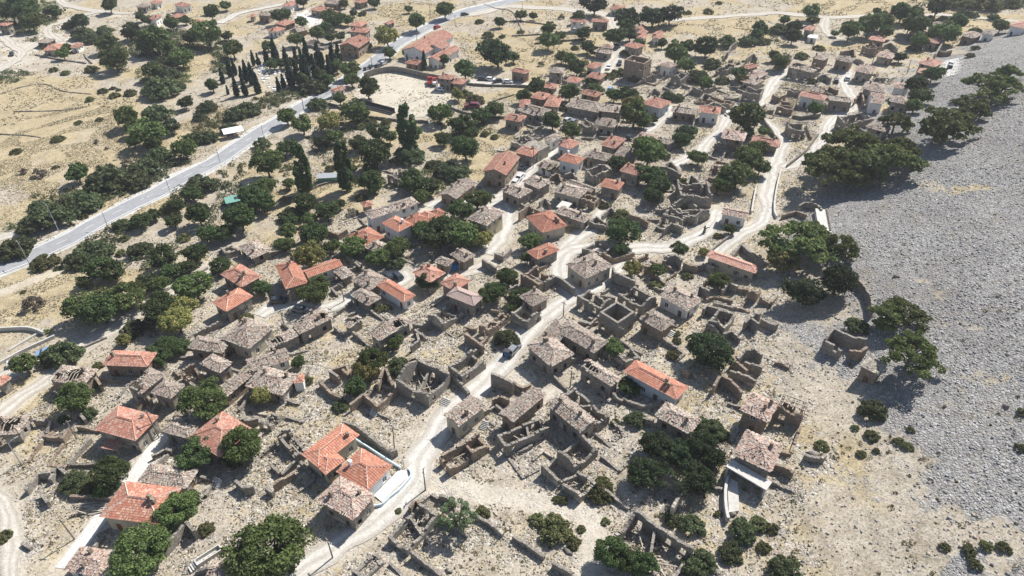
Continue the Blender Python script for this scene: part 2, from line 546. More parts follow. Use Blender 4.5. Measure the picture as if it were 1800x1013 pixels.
# kind width px,py ...      (photo pixels)
ROADS = """
asphalt 7.4 -40,488 0,471 54,451 100,430 130,416 183,385 268,343 300,325 386,280 450,237 486,216 530,188 591,153 620,133 651,114 680,92 705,74 762,44 812,23 890,4 960,-12 1060,-30
gravel_road 6 800,30 850,22 890,12 960,15 1025,21 1068,28 1078,47 1088,84 1078,107 1066,130 1056,150
gravel_road 5 1180,37 1199,34 1269,30 1350,24 1407,27 1451,31 1477,31 1560,26
gravel_road 4 1451,31 1446,47 1457,60 1476,70
gravel_road 4 1600,30 1665,27 1720,32 1800,38 1900,50
dirt_track 5 100,-6 104,0 124,12 161,18 198,23 230,24
dirt_track 5 176,20 134,32 97,44 82,54 90,64 106,74
dirt_track 5 -20,50 0,60 20,80 38,92 30,105 0,124 -30,140
dirt_track 4 40,92 60,82 80,70
village_street 5 385,42 396,36 419,25 450,18 500,8
village_street 5.0 500,1030 522,1013 560,984 600,958 640,930 680,900 720,862 738,836 740,812 756,782 776,745 800,716 830,690 858,668 880,644 920,592 966,554 1006,522 1040,506 1076,480 1100,462
village_street 4.6 1006,522 990,494 985,468 1001,444 1040,438 1080,440 1115,438 1150,438 1178,437 1212,420 1239,404 1255,385 1264,370
village_street 4.6 1250,458 1275,434 1300,413 1330,397 1344,376 1348,332 1356,294 1376,258 1370,242 1354,222 1336,210 1322,202
village_street 4.2 1376,296 1420,274 1450,240 1458,216 1478,200 1499,192 1503,175 1498,165 1485,150 1486,134 1492,124
village_street 4.5 1318,200 1334,183 1352,159 1366,139 1384,127 1405,118
village_street 4 1276,208 1268,228 1240,256 1212,276 1180,292
village_street 4 1289,188 1276,208
village_street 4 1140,232 1148,225 1160,213 1178,198 1186,188
village_street 6 852,445 868,430 880,410 890,385 884,365 880,350 896,338 907,322 925,304 940,286 967,265 985,250
village_street 5 880,352 850,360 825,352 800,352 768,358 755,365
village_street 4.5 984,446 1010,424 1030,410 1050,395 1060,372
dirt_track 4 790,490 810,482 844,470 858,462
village_street 4.2 456,556 470,545 484,538 520,536 560,542 600,534 618,522
village_street 6 700,500 716,490 706,480
dirt_track 4.6 372,470 360,477 330,493 300,508 270,528 244,550 215,568 190,586 150,610 120,632 90,660 26,706 0,727 -40,750
dirt_track 5 205,572 170,596 110,625 60,642 10,660 -30,680
dirt_track 2.7 -20,850 0,878 17,908 25,941 23,980 23,1030
concrete_lane 3 290,764 262,800 235,838 205,874 165,927 135,967 110,1000
dirt_track 4 -20,425 0,417 60,405 100,394 128,388
faint 3 -20,520 20,508 60,492 100,478
faint 3.5 760,855 820,864 900,876 994,894 1030,906 1044,935 1044,965 1030,1020
faint 3.5 890,640 905,660 920,668
dirt_track 5 1080,95 1100,85
village_street 5 890,143 850,148 800,142 960,152 
faint 2.5 940,715 955,697 970,690
"""
# soil zones in photo pixels: kind then polygon
ZONES = """
straw 0,140 150,140 230,175 255,250 215,310 60,335 -60,335 -60,150
straw 336,84 355,84 376,108 372,122 322,129
straw 308,215 340,200 400,190 425,203 360,237 312,243
straw -40,500 180,465 260,478 190,565 -40,570
straw -40,680 90,640 160,618 140,660 60,745 0,800 -60,800
straw 0,800 120,740 190,800 120,830 20,840
straw 800,70 900,60 905,110 830,122
straw 900,60 1060,50 1065,130 925,140
straw 1150,42 1350,30 1380,70 1270,75 1190,62
straw 1350,-20 1560,-20 1600,26 1480,30 1400,24
straw 1660,14 1900,14 1900,80 1740,90 1640,84
straw 605,592 650,560 695,610 620,655 540,640
straw 1390,150 1445,150 1480,190 1440,205 1380,190
straw 1480,85 1560,75 1640,90 1560,105
straw 660,10 740,4 800,20 720,50 670,40
straw 740,240 900,200 940,240 800,320
straw 540,310 620,290 700,360 560,370
dirt 0,0 100,20 240,30 200,70 100,120 0,140
dirt 430,120 560,100 590,170 500,200 430,170
dirt 260,470 420,400 470,430 400,480 300,520
dirt 1060,440 1250,420 1270,440 1200,450 1080,452
dirt 1180,900 1300,880 1300,960 1200,960
rubble 180,640 420,470 620,400 900,330 1040,290 1350,90 1500,120 1460,230 1450,330 1400,420 1380,560 1440,800 1420,1040 250,1040 60,830
rubble 1000,400 1300,430 1420,640 1380,700 1150,560
tan 1390,690 1480,660 1560,690 1600,800 1640,850 1690,905 1840,900 1840,1060 1380,1060
tan 1690,690 1840,670 1840,775 1745,745
tan 1410,470 1500,500 1520,560 1430,620 1400,560
concrete 515,26 540,18 552,28 573,41 545,47 528,42
concrete 1660,106 1688,102 1680,132 1650,136
"""
CARS = """
T 900 210 4.99
white 75,500 white 35,545 grey 545,18 silver 490,5 dark 1035,155 grey 100,405
T 600 410 4.99
dark 485,370 dark 405,375
T 300 410 4.99
dark 945,590 grey 1140,670
T 0 610 4.99
blue 400,50 white 150,125
T 900 610 4.99
grey 15,20
T 1300 40 5.025
dark 855,512 white 955,490
T 1500 0 5.025
white 865,560 dark 857,585
T 450 0 2.98
dark 1093,75 red 948,142 dark 600,350 silver 668,330 dark 640,345
T 700 60 6.217
white 455,602 dark 925,490 dark 1085,515 white 1010,495 white 1200,520 darkred 810,790
T 880 0 6.217
grey 1270,505 white 1180,735 dark 1300,690 blue 1190,985
T 0 0 6.217
dark 128,590
T 480 0 6.217
grey 1030,745 
"""
POLES = """
lamp 105,410 80,362
lamp 190,400 178,372
lamp 52,465 37,430
lamp 299,338 286,300
lamp 387,286 379,255
lamp 464,245 455,220
lamp 242,541 234,523
lamp 37,816 5,780
wood 131,948 108,911
wood 585,981 576,948
wood 748,862 744,825
wood 694,797 691,752
wood 1088,606 1094,575
wood 990,557 990,540
wood 226,606 211,578
wood 280,770 265,722
wood 135,772 122,740
wood 113,713 97,688
wood 500,574 492,549
wood 605,530 602,500
wood 513,537 508,526
wood 808,482 808,462
wood 1002,681 998,652
wood 654,118 652,101
wood 594,158 590,128
wood 534,194 530,170
wood 800,42 802,30
wood 757,31 757,6
wood 918,22 918,6
wood 937,296 937,258
wood 1013,399 1012,380
wood 1533,112 1531,92
wood 1594,130 1594,105
wood 1203,165 1203,145
wood 733,72 733,60
lamp 714,120 713,105
wood 625,42 624,28
"""
WALLS = """
2.6 0.5 stone 640,128 666,120 690,117 720,122 745,128 772,133 800,140 ; long retaining wall at the back of the playing field
1.2 0.45 stone 570,178 600,188 621,196 655,204 700,209 752,212 ; low stone wall in front of the playing field
1.0 0.45 stone 790,186 815,196 838,199 870,204 900,205 ; low stone wall beside the dark red vehicle
0.35 0.4 stone 23,196 70,195 101,194 130,191 151,187 ; dark terrace wall crossing the upper straw field
0.35 0.4 stone -10,235 40,237 70,241 ; dark terrace wall at the left edge of the straw field
0.35 0.4 stone 0,165 40,152 80,148 110,160 160,165 ; rough stone terrace line below the track
1.2 0.4 white -10,577 36,575 56,577 74,584 ; white curved wall of the small left enclosure
0.5 0.4 white 76,578 45,596 15,614 ; pale kerb wall inside the small left enclosure
0.9 0.4 white 95,588 60,604 30,618 -10,640 ; pale straight wall beside the small left enclosure
0.7 0.5 stone 186,590 150,606 120,620 95,634 60,648 ; low wall between the two left lanes
0.6 0.5 stone 245,546 275,523 300,505 330,490 366,470 ; low wall along the left village lane
0.75 0.22 blue 622,770 650,788 678,806 704,822 ; pale blue painted wall behind the twin villas
0.75 0.2 blue 716,822 722,832 716,842 700,860 684,872 672,884 658,887 ; curved pale blue yard wall beside the street
1.4 0.5 stone 120,815 140,790 160,770 ; low yard wall left of the porch house
1.0 0.5 stone 120,816 145,817 178,815 ; low yard wall below the porch house
1.4 0.5 conc 1277,835 1273,860 1274,890 1278,910 ; curved pale concrete terrace wall
0.5 0.3 stone 850,6 870,14 900,20 920,60 ; thin field wall by the upper road
0.7 0.5 stone 875,42 900,36 930,38 960,42 ; low field wall above the dry meadow
0.7 0.5 stone 900,62 940,60 985,58 ; low stone field wall across the dry meadow
1.0 0.5 stone 940,75 990,70 1030,67 ; stone field wall left of the white house
0.8 0.5 stone 146,92 150,100 160,110 ; wall beside the small farm
0.8 0.5 stone 60,95 100,103 150,110 ; low wall below the small farm
1.4 0.5 stone 1345,182 1330,192 1310,207 1290,230 1280,245 ; pale retaining wall below the tower ruin
1.8 0.5 stone 1340,205 1352,222 1364,238 1370,250 ; curved retaining wall under the tower ruin
1.0 0.5 stone 1385,290 1420,262 1440,235 ; low wall between the forked lanes
1.0 0.5 stone 1250,440 1262,430 1275,420 1290,408 ; pale kerb wall at the shed corner
1.2 0.4 stone 775,134 790,140 830,146 880,148 930,150 ; roadside wall right of the red stone house
0.6 0.4 stone 850,190 870,176 905,165 ; thin pale garden wall
1.6 0.5 stone 1395,201 1410,204 1440,201 ; terrace wall below the arched white house
0.8 0.5 stone 500,350 530,340 560,325 585,318 ; low orchard wall
0.9 0.4 stone 385,470 345,500 ; broken wall beside the lane
0.8 0.5 stone 395,400 380,410 430,390 ; terrace edge under the green hut
"""

# scrub that nobody could count: density then outline in photo pixels
THICKETS = """
1 225,62 330,50 405,75 408,132 375,128 372,95 330,88 300,110 230,100
1 165,62 215,80 228,128 180,122
1 240,122 330,112 338,150 300,160 250,172
.9 70,365 150,335 230,330 300,298 300,312 210,352 130,385 60,405 10,405
1 -20,425 62,418 55,440 -20,465
1 360,212 470,166 560,148 575,160 480,186 390,222 380,234 330,240
.8 212,288 320,262 332,290 240,332
.7 -10,112 60,130 30,145 -10,150
.8 50,62 130,92 110,100 50,80
.8 305,335 360,318 420,285 440,300 400,330 330,362 300,365
.8 130,448 180,405 250,385 215,425 150,462
.8 -20,-5 100,5 100,60 -20,64
1 1600,-12 1840,-12 1840,12 1640,12
.5 450,180 530,150 545,160 470,200
.5 700,300 790,300 830,335 790,345 720,330
.6 330,370 400,350 440,390 380,420
.5 1300,285 1345,262 1340,320 1300,350
.4 540,240 690,252 700,300 560,290
.5 1000,140 1060,165 1040,180 1000,165
.6 1330,60 1400,40 1400,75 1340,80
1 60,335 200,330 215,345 110,375 60,380
.5 215,470 260,440 330,420 340,440 250,480
.6 380,330 430,320 470,350 450,380 400,390
.5 120,515 200,500 245,520 215,560 150,560
.6 560,190 640,205 690,230 560,235
.5 480,275 530,270 560,330 520,345
.5 600,300 680,310 690,330 610,340
.5 760,210 850,215 880,235 780,245
.5 1000,120 1040,100 1060,140 1010,150
.5 210,600 330,520 340,545 240,615
.5 1270,100 1330,110 1320,135 1260,130
"""
# ---------------------------------------------------------------- the shape of the land
def xscree(y):
    t = np.clip(np.asarray(y, float) - 60.0, -60, 320)
    return 50.0 + 0.0436 * t + 0.002213 * t * t

def H(x, y):
    """Height of the ground at world x, y."""
    x = np.asarray(x, float); y = np.asarray(y, float)
    s = x - xscree(y)
    up = 0.24 * 12.0 * np.logaddexp(0, s / 12.0)
    up = np.where(up > 60, 60 + 40 * np.tanh((up - 60) / 40), up)
    base = 7.0 * np.tanh(0.045 * x / 7.0)
    far = 0.05 * 40 * np.logaddexp(0, (y - 470) / 40.0)
    far = 120 * np.tanh(far / 120)
    und = 0.35 * np.sin(x * 0.071 + 1.3) * np.sin(y * 0.057 + 0.4) + 0.18 * np.sin(x * 0.19 + y * 0.11) * np.sin(y * 0.17 - x * 0.07 + 2.0)
    return base + up + far + und

CP, SP = math.cos(PITCH), math.sin(PITCH)
def ray(px, py):
    u = (np.asarray(px, float) - 900.0) / FPX
    v = (np.asarray(py, float) - 506.5) / FPX
    # camera axes: right +x, forward (0,CP,-SP), down (0,-SP,-CP)
    return u, CP - v * SP, -SP - v * CP

def ground(px, py, lift=0.0):
    """Where the line of sight of a photo pixel meets the land (raised by lift)."""
    dx, dy, dz = ray(px, py)
    z = np.zeros_like(dx * 1.0)
    for _ in range(50):
        t = (z - CAM_Z) / dz
        zn = H(dx * t, dy * t) + lift
        z = 0.5 * z + 0.5 * zn
    t = (z - CAM_Z) / dz
    return dx * t, dy * t

def on_plane(px, py, z):
    dx, dy, dz = ray(px, py)
    t = (z - CAM_Z) / dz
    return dx * t, dy * t

def to_px(x, y, z):
    X = x; Y = y; Z = z - CAM_Z
    d = Y * CP - Z * SP
    v = -Y * SP - Z * CP
    return 900 + FPX * X / d, 506.5 + FPX * v / d, d

# ---------------------------------------------------------------- materials
def new_mat(name, rough=0.9):
    m = bpy.data.materials.new(name)
    m.use_nodes = True
    nt = m.node_tree
    b = nt.nodes['Principled BSDF']
    b.inputs['Roughness'].default_value = rough
    b.inputs['Specular IOR Level'].default_value = 0.25
    return m, nt, b

class G:
    """Small helper for wiring nodes."""
    def __init__(s, nt): s.nt = nt
    def n(s, t, **kw):
        nd = s.nt.nodes.new(t)
        for k, v in kw.items(): setattr(nd, k, v)
        return nd
    def l(s, a, b): s.nt.links.new(a, b)
    def coord(s, kind='Object', scale=(1, 1, 1)):
        tc = s.n('ShaderNodeTexCoord'); mp = s.n('ShaderNodeMapping')
        mp.inputs['Scale'].default_value = scale
        s.l(tc.outputs[kind], mp.inputs['Vector'])
        return mp.outputs[0]
    def noise(s, vec, scale, detail=4, rough=0.6, out='Fac'):
        nd = s.n('ShaderNodeTexNoise')
        nd.inputs['Scale'].default_value = scale; nd.inputs['Detail'].default_value = detail; nd.inputs['Roughness'].default_value = rough
        if vec is not None: s.l(vec, nd.inputs['Vector'])
        return nd.outputs[out]
    def voro(s, vec, scale, feature='F1', rand=1.0):
        nd = s.n('ShaderNodeTexVoronoi', feature=feature)
        nd.inputs['Scale'].default_value = scale; nd.inputs['Randomness'].default_value = rand
        s.l(vec, nd.inputs['Vector'])
        return nd
    def ramp(s, fac, stops, const=False):
        nd = s.n('ShaderNodeValToRGB')
        cr = nd.color_ramp
        if const: cr.interpolation = 'CONSTANT'
        while len(cr.elements) < len(stops): cr.elements.new(0.5)
        for e, (p, c) in zip(cr.elements, stops):
            e.position = p; e.color = (*c, 1) if len(c) == 3 else c
        s.l(fac, nd.inputs[0])
        return nd.outputs[0]
    def vr(s, fac, a, b, lo=0.0, hi=1.0):
        nd = s.n('ShaderNodeMapRange'); nd.clamp = True
        for i, v in enumerate((a, b, lo, hi)): nd.inputs[1 + i].default_value = v
        s.l(fac, nd.inputs[0]); return nd.outputs[0]
    def mix(s, fac, a, b, mode='MIX'):
        nd = s.n('ShaderNodeMix', data_type='RGBA', blend_type=mode)
        if isinstance(fac, (int, float)): nd.inputs[0].default_value = fac
        else: s.l(fac, nd.inputs[0])
        for i, c in ((6, a), (7, b)):
            if isinstance(c, tuple): nd.inputs[i].default_value = (*c, 1)
            else: s.l(c, nd.inputs[i])
        return nd.outputs[2]
    def math(s, op, a, b=None):
        nd = s.n('ShaderNodeMath', operation=op)
        for i, v in enumerate((a, b)):
            if v is None: continue
            if isinstance(v, (int, float)): nd.inputs[i].default_value = v
            else: s.l(v, nd.inputs[i])
        return nd.outputs[0]
    def attr(s, name):
        nd = s.n('ShaderNodeAttribute'); nd.attribute_name = name
        return nd.outputs['Fac']
    def bump(s, h, strength, dist, bsdf):
        nd = s.n('ShaderNodeBump'); nd.inputs['Strength'].default_value = strength; nd.inputs['Distance'].default_value = dist
        s.l(h, nd.inputs['Height']); s.l(nd.outputs[0], bsdf.inputs['Normal'])

MATS = {}
def plain(name, col, rough=0.8, var=0.12, scale=3.0, metallic=0.0):
    m, nt, b = new_mat(name, rough); g = G(nt)
    v = g.coord('Object')
    f = g.noise(v, scale, 5, 0.65)
    lo = tuple(c * (1 - var) for c in col); hi = tuple(min(1, c * (1 + var)) for c in col)
    g.l(g.ramp(f, [(0.3, lo), (0.7, hi)]), b.inputs['Base Color'])
    b.inputs['Metallic'].default_value = metallic
    MATS[name] = m
    return m

def stone_mat(name, cols, plaster=None, plaster_amt=0.5, scale=3.6):
    """Rubble masonry: cells of differing stone, dark joints; optional plaster patches and rain streaks."""
    m, nt, b = new_mat(name, 0.95); g = G(nt)
    v = g.coord('Object', (1, 1, 1.35))
    wob = g.noise(v, 3.0, 2, 0.5, 'Color')
    vv = g.mix(0.12, v, wob)
    vo = g.voro(vv, scale)
    ed = g.voro(vv, scale, 'DISTANCE_TO_EDGE')
    sep = g.n('ShaderNodeSeparateColor'); g.l(vo.outputs['Color'], sep.inputs[0])
    k = len(cols)
    col = g.ramp(sep.outputs[0], [(i / k, c) for i, c in enumerate(cols)], True)
    joint = g.vr(ed.outputs['Distance'], 0.0, 0.11)
    col = g.mix(joint, tuple(c * 0.62 for c in cols[0]), col)
    stain = g.noise(g.coord('Object', (1, 1, 0.35)), 0.55, 5, 0.7)
    col = g.mix(g.vr(stain, 0.45, 0.75, 0, 0.45), col, tuple(c * 0.5 for c in cols[0]))
    hgt = joint
    if plaster:
        pn = g.noise(v, 0.38, 6, 0.62)
        pm = g.vr(pn, 0.5 - 0.28 * (plaster_amt - 0.5) * 2 - 0.02, 0.5 - 0.28 * (plaster_amt - 0.5) * 2 + 0.04)
        pcol = g.ramp(g.noise(g.coord('Object', (1, 1, 0.3)), 1.1, 5, 0.7), [(0.25, tuple(c * 0.72 for c in plaster)), (0.65, plaster)])
        col = g.mix(pm, col, pcol)
        hgt = g.math('MAXIMUM', joint, pm)
    g.l(col, b.inputs['Base Color'])
    g.bump(hgt, 0.75, 0.07, b)
    MATS[name] = m
    return m

def tile_mat(name, cols, stain=(0.16, 0.14, 0.12), stain_amt=0.35, fade=None):
    """Roof tiles: one colour per tile, drawn from cols, with lichen and soot blotches over many tiles."""
    m, nt, b = new_mat(name, 0.85); g = G(nt)
    geo = g.n('ShaderNodeNewGeometry')
    k = len(cols)
    col = g.ramp(geo.outputs['Random Per Island'], [(i / k, c) for i, c in enumerate(cols)], True)
    oi = g.n('ShaderNodeObjectInfo')
    v = g.coord('Object')
    ad = g.n('ShaderNodeVectorMath', operation='ADD')
    cx = g.n('ShaderNodeCombineXYZ')
    off = g.math('MULTIPLY', oi.outputs['Random'], 90.0)
    g.l(off, cx.inputs[0]); g.l(off, cx.inputs[1])
    g.l(v, ad.inputs[0]); g.l(cx.outputs[0], ad.inputs[1])
    bl = g.noise(ad.outputs[0], 0.5, 5, 0.7)
    col = g.mix(g.vr(bl, 0.42, 0.72, 0, stain_amt), col, stain)
    if fade:
        bl2 = g.noise(ad.outputs[0], 0.27, 4, 0.6)
        col = g.mix(g.vr(bl2, 0.5, 0.68, 0, 0.6), col, fade)
    fine = g.noise(v, 9.0, 3, 0.6)
    col = g.mix(g.vr(fine, 0.3, 0.7, 0.0, 0.25), col, tuple(c * 0.6 for c in cols[0]))
    hs = g.n('ShaderNodeHueSaturation')
    g.l(g.vr(oi.outputs['Random'], 0, 1, 0.82, 1.15), hs.inputs['Value'])
    g.l(col, hs.inputs['Color'])
    g.l(hs.outputs[0], b.inputs['Base Color'])
    MATS[name] = m
    return m

def island_mat(name, cols, rough=0.9, weights=None):
    m, nt, b = new_mat(name, rough); g = G(nt)
    geo = g.n('ShaderNodeNewGeometry')
    k = len(cols)
    col = g.ramp(geo.outputs['Random Per Island'], [(i / k, c) for i, c in enumerate(cols)], True)
    f = g.noise(g.coord('Object'), 5.0, 3, 0.6)
    col = g.mix(g.vr(f, 0.3, 0.7, 0, 0.3), col, tuple(c * 0.55 for c in cols[0]))
    g.l(col, b.inputs['Base Color'])
    MATS[name] = m
    return m

def leaf_mat(name, dark, light, trans=0.3, odd=None):
    m, nt, b = new_mat(name, 0.7); g = G(nt)
    geo = g.n('ShaderNodeNewGeometry'); oi = g.n('ShaderNodeObjectInfo')
    col = g.ramp(geo.outputs['Random Per Island'], [(0.0, dark), (0.75, light), (1.0, odd or light)])
    hs = g.n('ShaderNodeHueSaturation')
    g.l(g.vr(oi.outputs['Random'], 0, 1, 0.68, 1.35), hs.inputs['Value'])
    g.l(g.vr(oi.outputs['Random'], 0, 1, 0.475, 0.508), hs.inputs['Hue'])
    g.l(col, hs.inputs['Color'])
    g.l(hs.outputs[0], b.inputs['Base Color'])
    b.inputs['Specular IOR Level'].default_value = 0.2
    tr = g.n('ShaderNodeBsdfTranslucent')
    g.l(hs.outputs[0], tr.inputs['Color'])
    mx = g.n('ShaderNodeMixShader'); mx.inputs[0].default_value = trans
    g.l(b.outputs[0], mx.inputs[1]); g.l(tr.outputs[0], mx.inputs[2])
    g.l(mx.outputs[0], nt.nodes['Material Output'].inputs['Surface'])
    MATS[name] = m
    return m

ST = [(0.27, 0.24, 0.205), (0.35, 0.315, 0.265), (0.225, 0.205, 0.18), (0.41, 0.37, 0.315), (0.31, 0.27, 0.22), (0.335, 0.31, 0.28)]
stone_mat('stone', ST)
stone_mat('stone_patched', ST, (0.47, 0.42, 0.34), 0.42)
stone_mat('stone_brown', [tuple(c * k for c, k in zip(s, (1.05, 0.92, 0.82))) for s in ST], (0.40, 0.33, 0.26), 0.3)
stone_mat('beige', ST, (0.50, 0.45, 0.35), 0.72)
stone_mat('yellow', ST, (0.52, 0.45, 0.30), 0.75)
stone_mat('white', [(0.5, 0.48, 0.45), (0.55, 0.53, 0.5)], (0.80, 0.79, 0.76), 0.97)
stone_mat('blue', ST, (0.50, 0.53, 0.56), 0.85)
stone_mat('dark_stone', [tuple(c * 0.72 for c in s) for s in ST])
plain('conc', (0.50, 0.48, 0.44), 0.9, 0.15, 1.5)
plain('pale_blue', (0.56, 0.68, 0.74), 0.7, 0.08, 1.5)
plain('wood', (0.24, 0.19, 0.145), 0.85, 0.3, 4)
plain('pale_wood', (0.42, 0.37, 0.30), 0.85, 0.25, 4)
plain('door_red', (0.22, 0.08, 0.05), 0.6)
plain('door_brown', (0.14, 0.09, 0.06), 0.6)
plain('frame_white', (0.74, 0.73, 0.70), 0.5)
plain('frame_brown', (0.16, 0.11, 0.08), 0.6)
plain('glass', (0.035, 0.045, 0.055), 0.12)
plain('metal_grey', (0.42, 0.43, 0.44), 0.5, 0.1, 2, 0.5)
plain('dark_metal', (0.05, 0.05, 0.055), 0.5, 0.2)
plain('mortar', (0.62, 0.52, 0.44), 0.9, 0.2, 3)
plain('mortar_red', (0.55, 0.32, 0.23), 0.9, 0.2, 3)
plain('green_sheet', (0.16, 0.33, 0.27), 0.5, 0.12)
plain('tarp_blue', (0.05, 0.19, 0.42), 0.5, 0.2)
plain('roof_under', (0.17, 0.12, 0.09), 0.95, 0.3, 2)
plain('bark', (0.15, 0.125, 0.10), 0.95, 0.3, 5)
plain('rubber', (0.03, 0.03, 0.03), 0.9)
plain('sheet_white', (0.74, 0.74, 0.72), 0.5, 0.06)
plain('white_paint', (0.78, 0.78, 0.76), 0.7, 0.05)
tile_mat('red', [(0.41, 0.175, 0.12), (0.47, 0.225, 0.16), (0.35, 0.15, 0.105), (0.51, 0.29, 0.215), (0.44, 0.195, 0.135), (0.49, 0.35, 0.285), (0.30, 0.15, 0.115)], stain_amt=0.4, fade=(0.42, 0.27, 0.21))
tile_mat('orange', [(0.46, 0.195, 0.125), (0.52, 0.24, 0.16), (0.42, 0.175, 0.115), (0.49, 0.22, 0.145), (0.53, 0.29, 0.21)], stain_amt=0.25)
tile_mat('speck', [(0.42, 0.17, 0.115), (0.47, 0.21, 0.14), (0.38, 0.15, 0.10), (0.49, 0.27, 0.19), (0.57, 0.40, 0.31), (0.45, 0.19, 0.125)], stain_amt=0.25)
tile_mat('pink', [(0.52, 0.28, 0.215), (0.56, 0.33, 0.26), (0.49, 0.25, 0.19), (0.57, 0.37, 0.30)], stain_amt=0.15)
tile_mat('brown', [(0.33, 0.135, 0.085), (0.37, 0.17, 0.115), (0.29, 0.12, 0.08), (0.40, 0.20, 0.145)], stain_amt=0.3)
tile_mat('pinkgrey', [(0.36, 0.27, 0.24), (0.40, 0.31, 0.28), (0.33, 0.25, 0.225)], stain_amt=0.2)
OLD = [(0.37, 0.315, 0.26), (0.20, 0.165, 0.14), (0.47, 0.40, 0.325), (0.36, 0.25, 0.20), (0.28, 0.25, 0.22), (0.55, 0.49, 0.415), (0.43, 0.30, 0.235), (0.13, 0.115, 0.10)]
tile_mat('old', OLD, stain_amt=0.35, fade=(0.41, 0.36, 0.30))
tile_mat('pinkold', [(0.44, 0.34, 0.28), (0.26, 0.19, 0.16), (0.50, 0.40, 0.33), (0.42, 0.26, 0.20), (0.33, 0.29, 0.26), (0.54, 0.47, 0.40), (0.46, 0.30, 0.23)], stain_amt=0.25)
island_mat('stones_pale', [(0.41, 0.355, 0.285), (0.50, 0.45, 0.375), (0.33, 0.29, 0.24), (0.245, 0.22, 0.19), (0.455, 0.38, 0.29), (0.38, 0.35, 0.31)])
island_mat('stones_grey', [(0.34, 0.333, 0.325), (0.42, 0.412, 0.40), (0.25, 0.245, 0.24), (0.49, 0.48, 0.465), (0.29, 0.282, 0.27), (0.37, 0.36, 0.345), (0.21, 0.205, 0.20)])
island_mat('straw', [(0.48, 0.41, 0.26), (0.54, 0.47, 0.32), (0.42, 0.35, 0.22), (0.39, 0.355, 0.26)])
leaf_mat('leaf_d', (0.035, 0.06, 0.022), (0.095, 0.138, 0.048))
leaf_mat('leaf_k', (0.022, 0.038, 0.017), (0.056, 0.082, 0.033))
leaf_mat('leaf_g', (0.048, 0.080, 0.026), (0.135, 0.180, 0.058))
leaf_mat('leaf_y', (0.108, 0.139, 0.045), (0.261, 0.260, 0.088), odd=(0.538, 0.390, 0.158))
leaf_mat('leaf_o', (0.055, 0.077, 0.035), (0.125, 0.155, 0.072))
leaf_mat('leaf_s', (0.071, 0.097, 0.039), (0.175, 0.194, 0.078), odd=(0.301, 0.245, 0.132))
leaf_mat('leaf_a', (0.06, 0.095, 0.03), (0.16, 0.20, 0.065), odd=(0.19, 0.18, 0.08))
leaf_mat('leaf_c', (0.015, 0.038, 0.027), (0.041, 0.074, 0.051), 0.1)
leaf_mat('leaf_p', (0.035, 0.062, 0.026), (0.09, 0.135, 0.05))
leaf_mat('leaf_b', (0.11, 0.095, 0.07), (0.21, 0.18, 0.13), 0.05)
leaf_mat('leaf_n', (0.076, 0.131, 0.067), (0.188, 0.260, 0.131))
leaf_mat('tussock', (0.10, 0.105, 0.03), (0.22, 0.20, 0.07))

# ---------------------------------------------------------------- mesh helpers
class MB:
    def __init__(s): s.v = []; s.f = []
    def hexa(s, p):
        """Eight corners: bottom ring 0-3, top ring 4-7."""
        b = len(s.v); s.v.extend(p)
        for q in ((0, 3, 2, 1), (4, 5, 6, 7), (0, 1, 5, 4), (1, 2, 6, 5), (2, 3, 7, 6), (3, 0, 4, 7)):
            s.f.append(tuple(b + i for i in q))
    def box(s, x0, x1, y0, y1, z0, z1):
        s.hexa([(x0, y0, z0), (x1, y0, z0), (x1, y1, z0), (x0, y1, z0), (x0, y0, z1), (x1, y0, z1), (x1, y1, z1), (x0, y1, z1)])
    def poly(s, pts):
        b = len(s.v); s.v.extend(pts); s.f.append(tuple(range(b, b + len(pts))))
    def tube(s, pts, rads, n=6):
        b = len(s.v); m = len(pts)
        for i, (p, r) in enumerate(zip(pts, rads)):
            p = Vector(p)
            d = (Vector(pts[min(i + 1, m - 1)]) - Vector(pts[max(i - 1, 0)])).normalized()
            a = d.cross(Vector((0, 0, 1)) if abs(d.z) < 0.9 else Vector((1, 0, 0))).normalized(); c = d.cross(a)
            for k in range(n):
                t = 2 * math.pi * k / n
                s.v.append(tuple(p + (a * math.cos(t) + c * math.sin(t)) * r))
        for i in range(m - 1):
            for k in range(n):
                k2 = (k + 1) % n
                s.f.append((b + i * n + k, b + i * n + k2, b + (i + 1) * n + k2, b + (i + 1) * n + k))
        s.f.append(tuple(b + k for k in range(n))[::-1]); s.f.append(tuple(b + (m - 1) * n + k for k in range(n)))
    def beam(s, a, c, w, h):
        """A squared timber from a to c."""
        a = Vector(a); c = Vector(c); d = (c - a).normalized()
        q = d.cross(Vector((0, 0, 1)) if abs(d.z) < 0.95 else Vector((1, 0, 0))).normalized() * (w / 2); u = q.cross(d).normalized() * (h / 2)
        s.hexa([tuple(p) for p in (a - q - u, a + q - u, c + q - u, c - q - u, a - q + u, a + q + u, c + q + u, c - q + u)])
    def mesh(s, name, mat):
        me = bpy.data.meshes.new(name)
        me.from_pydata(s.v, [], s.f)
        me.materials.append(MATS[mat] if isinstance(mat, str) else mat)
        me.update()
        return me

def link(name, me, parent=None, **props):
    o = bpy.data.objects.new(name, me)
    COL.objects.link(o)
    if parent is not None: o.parent = parent
    for k, v in props.items(): o[k] = v
    return o

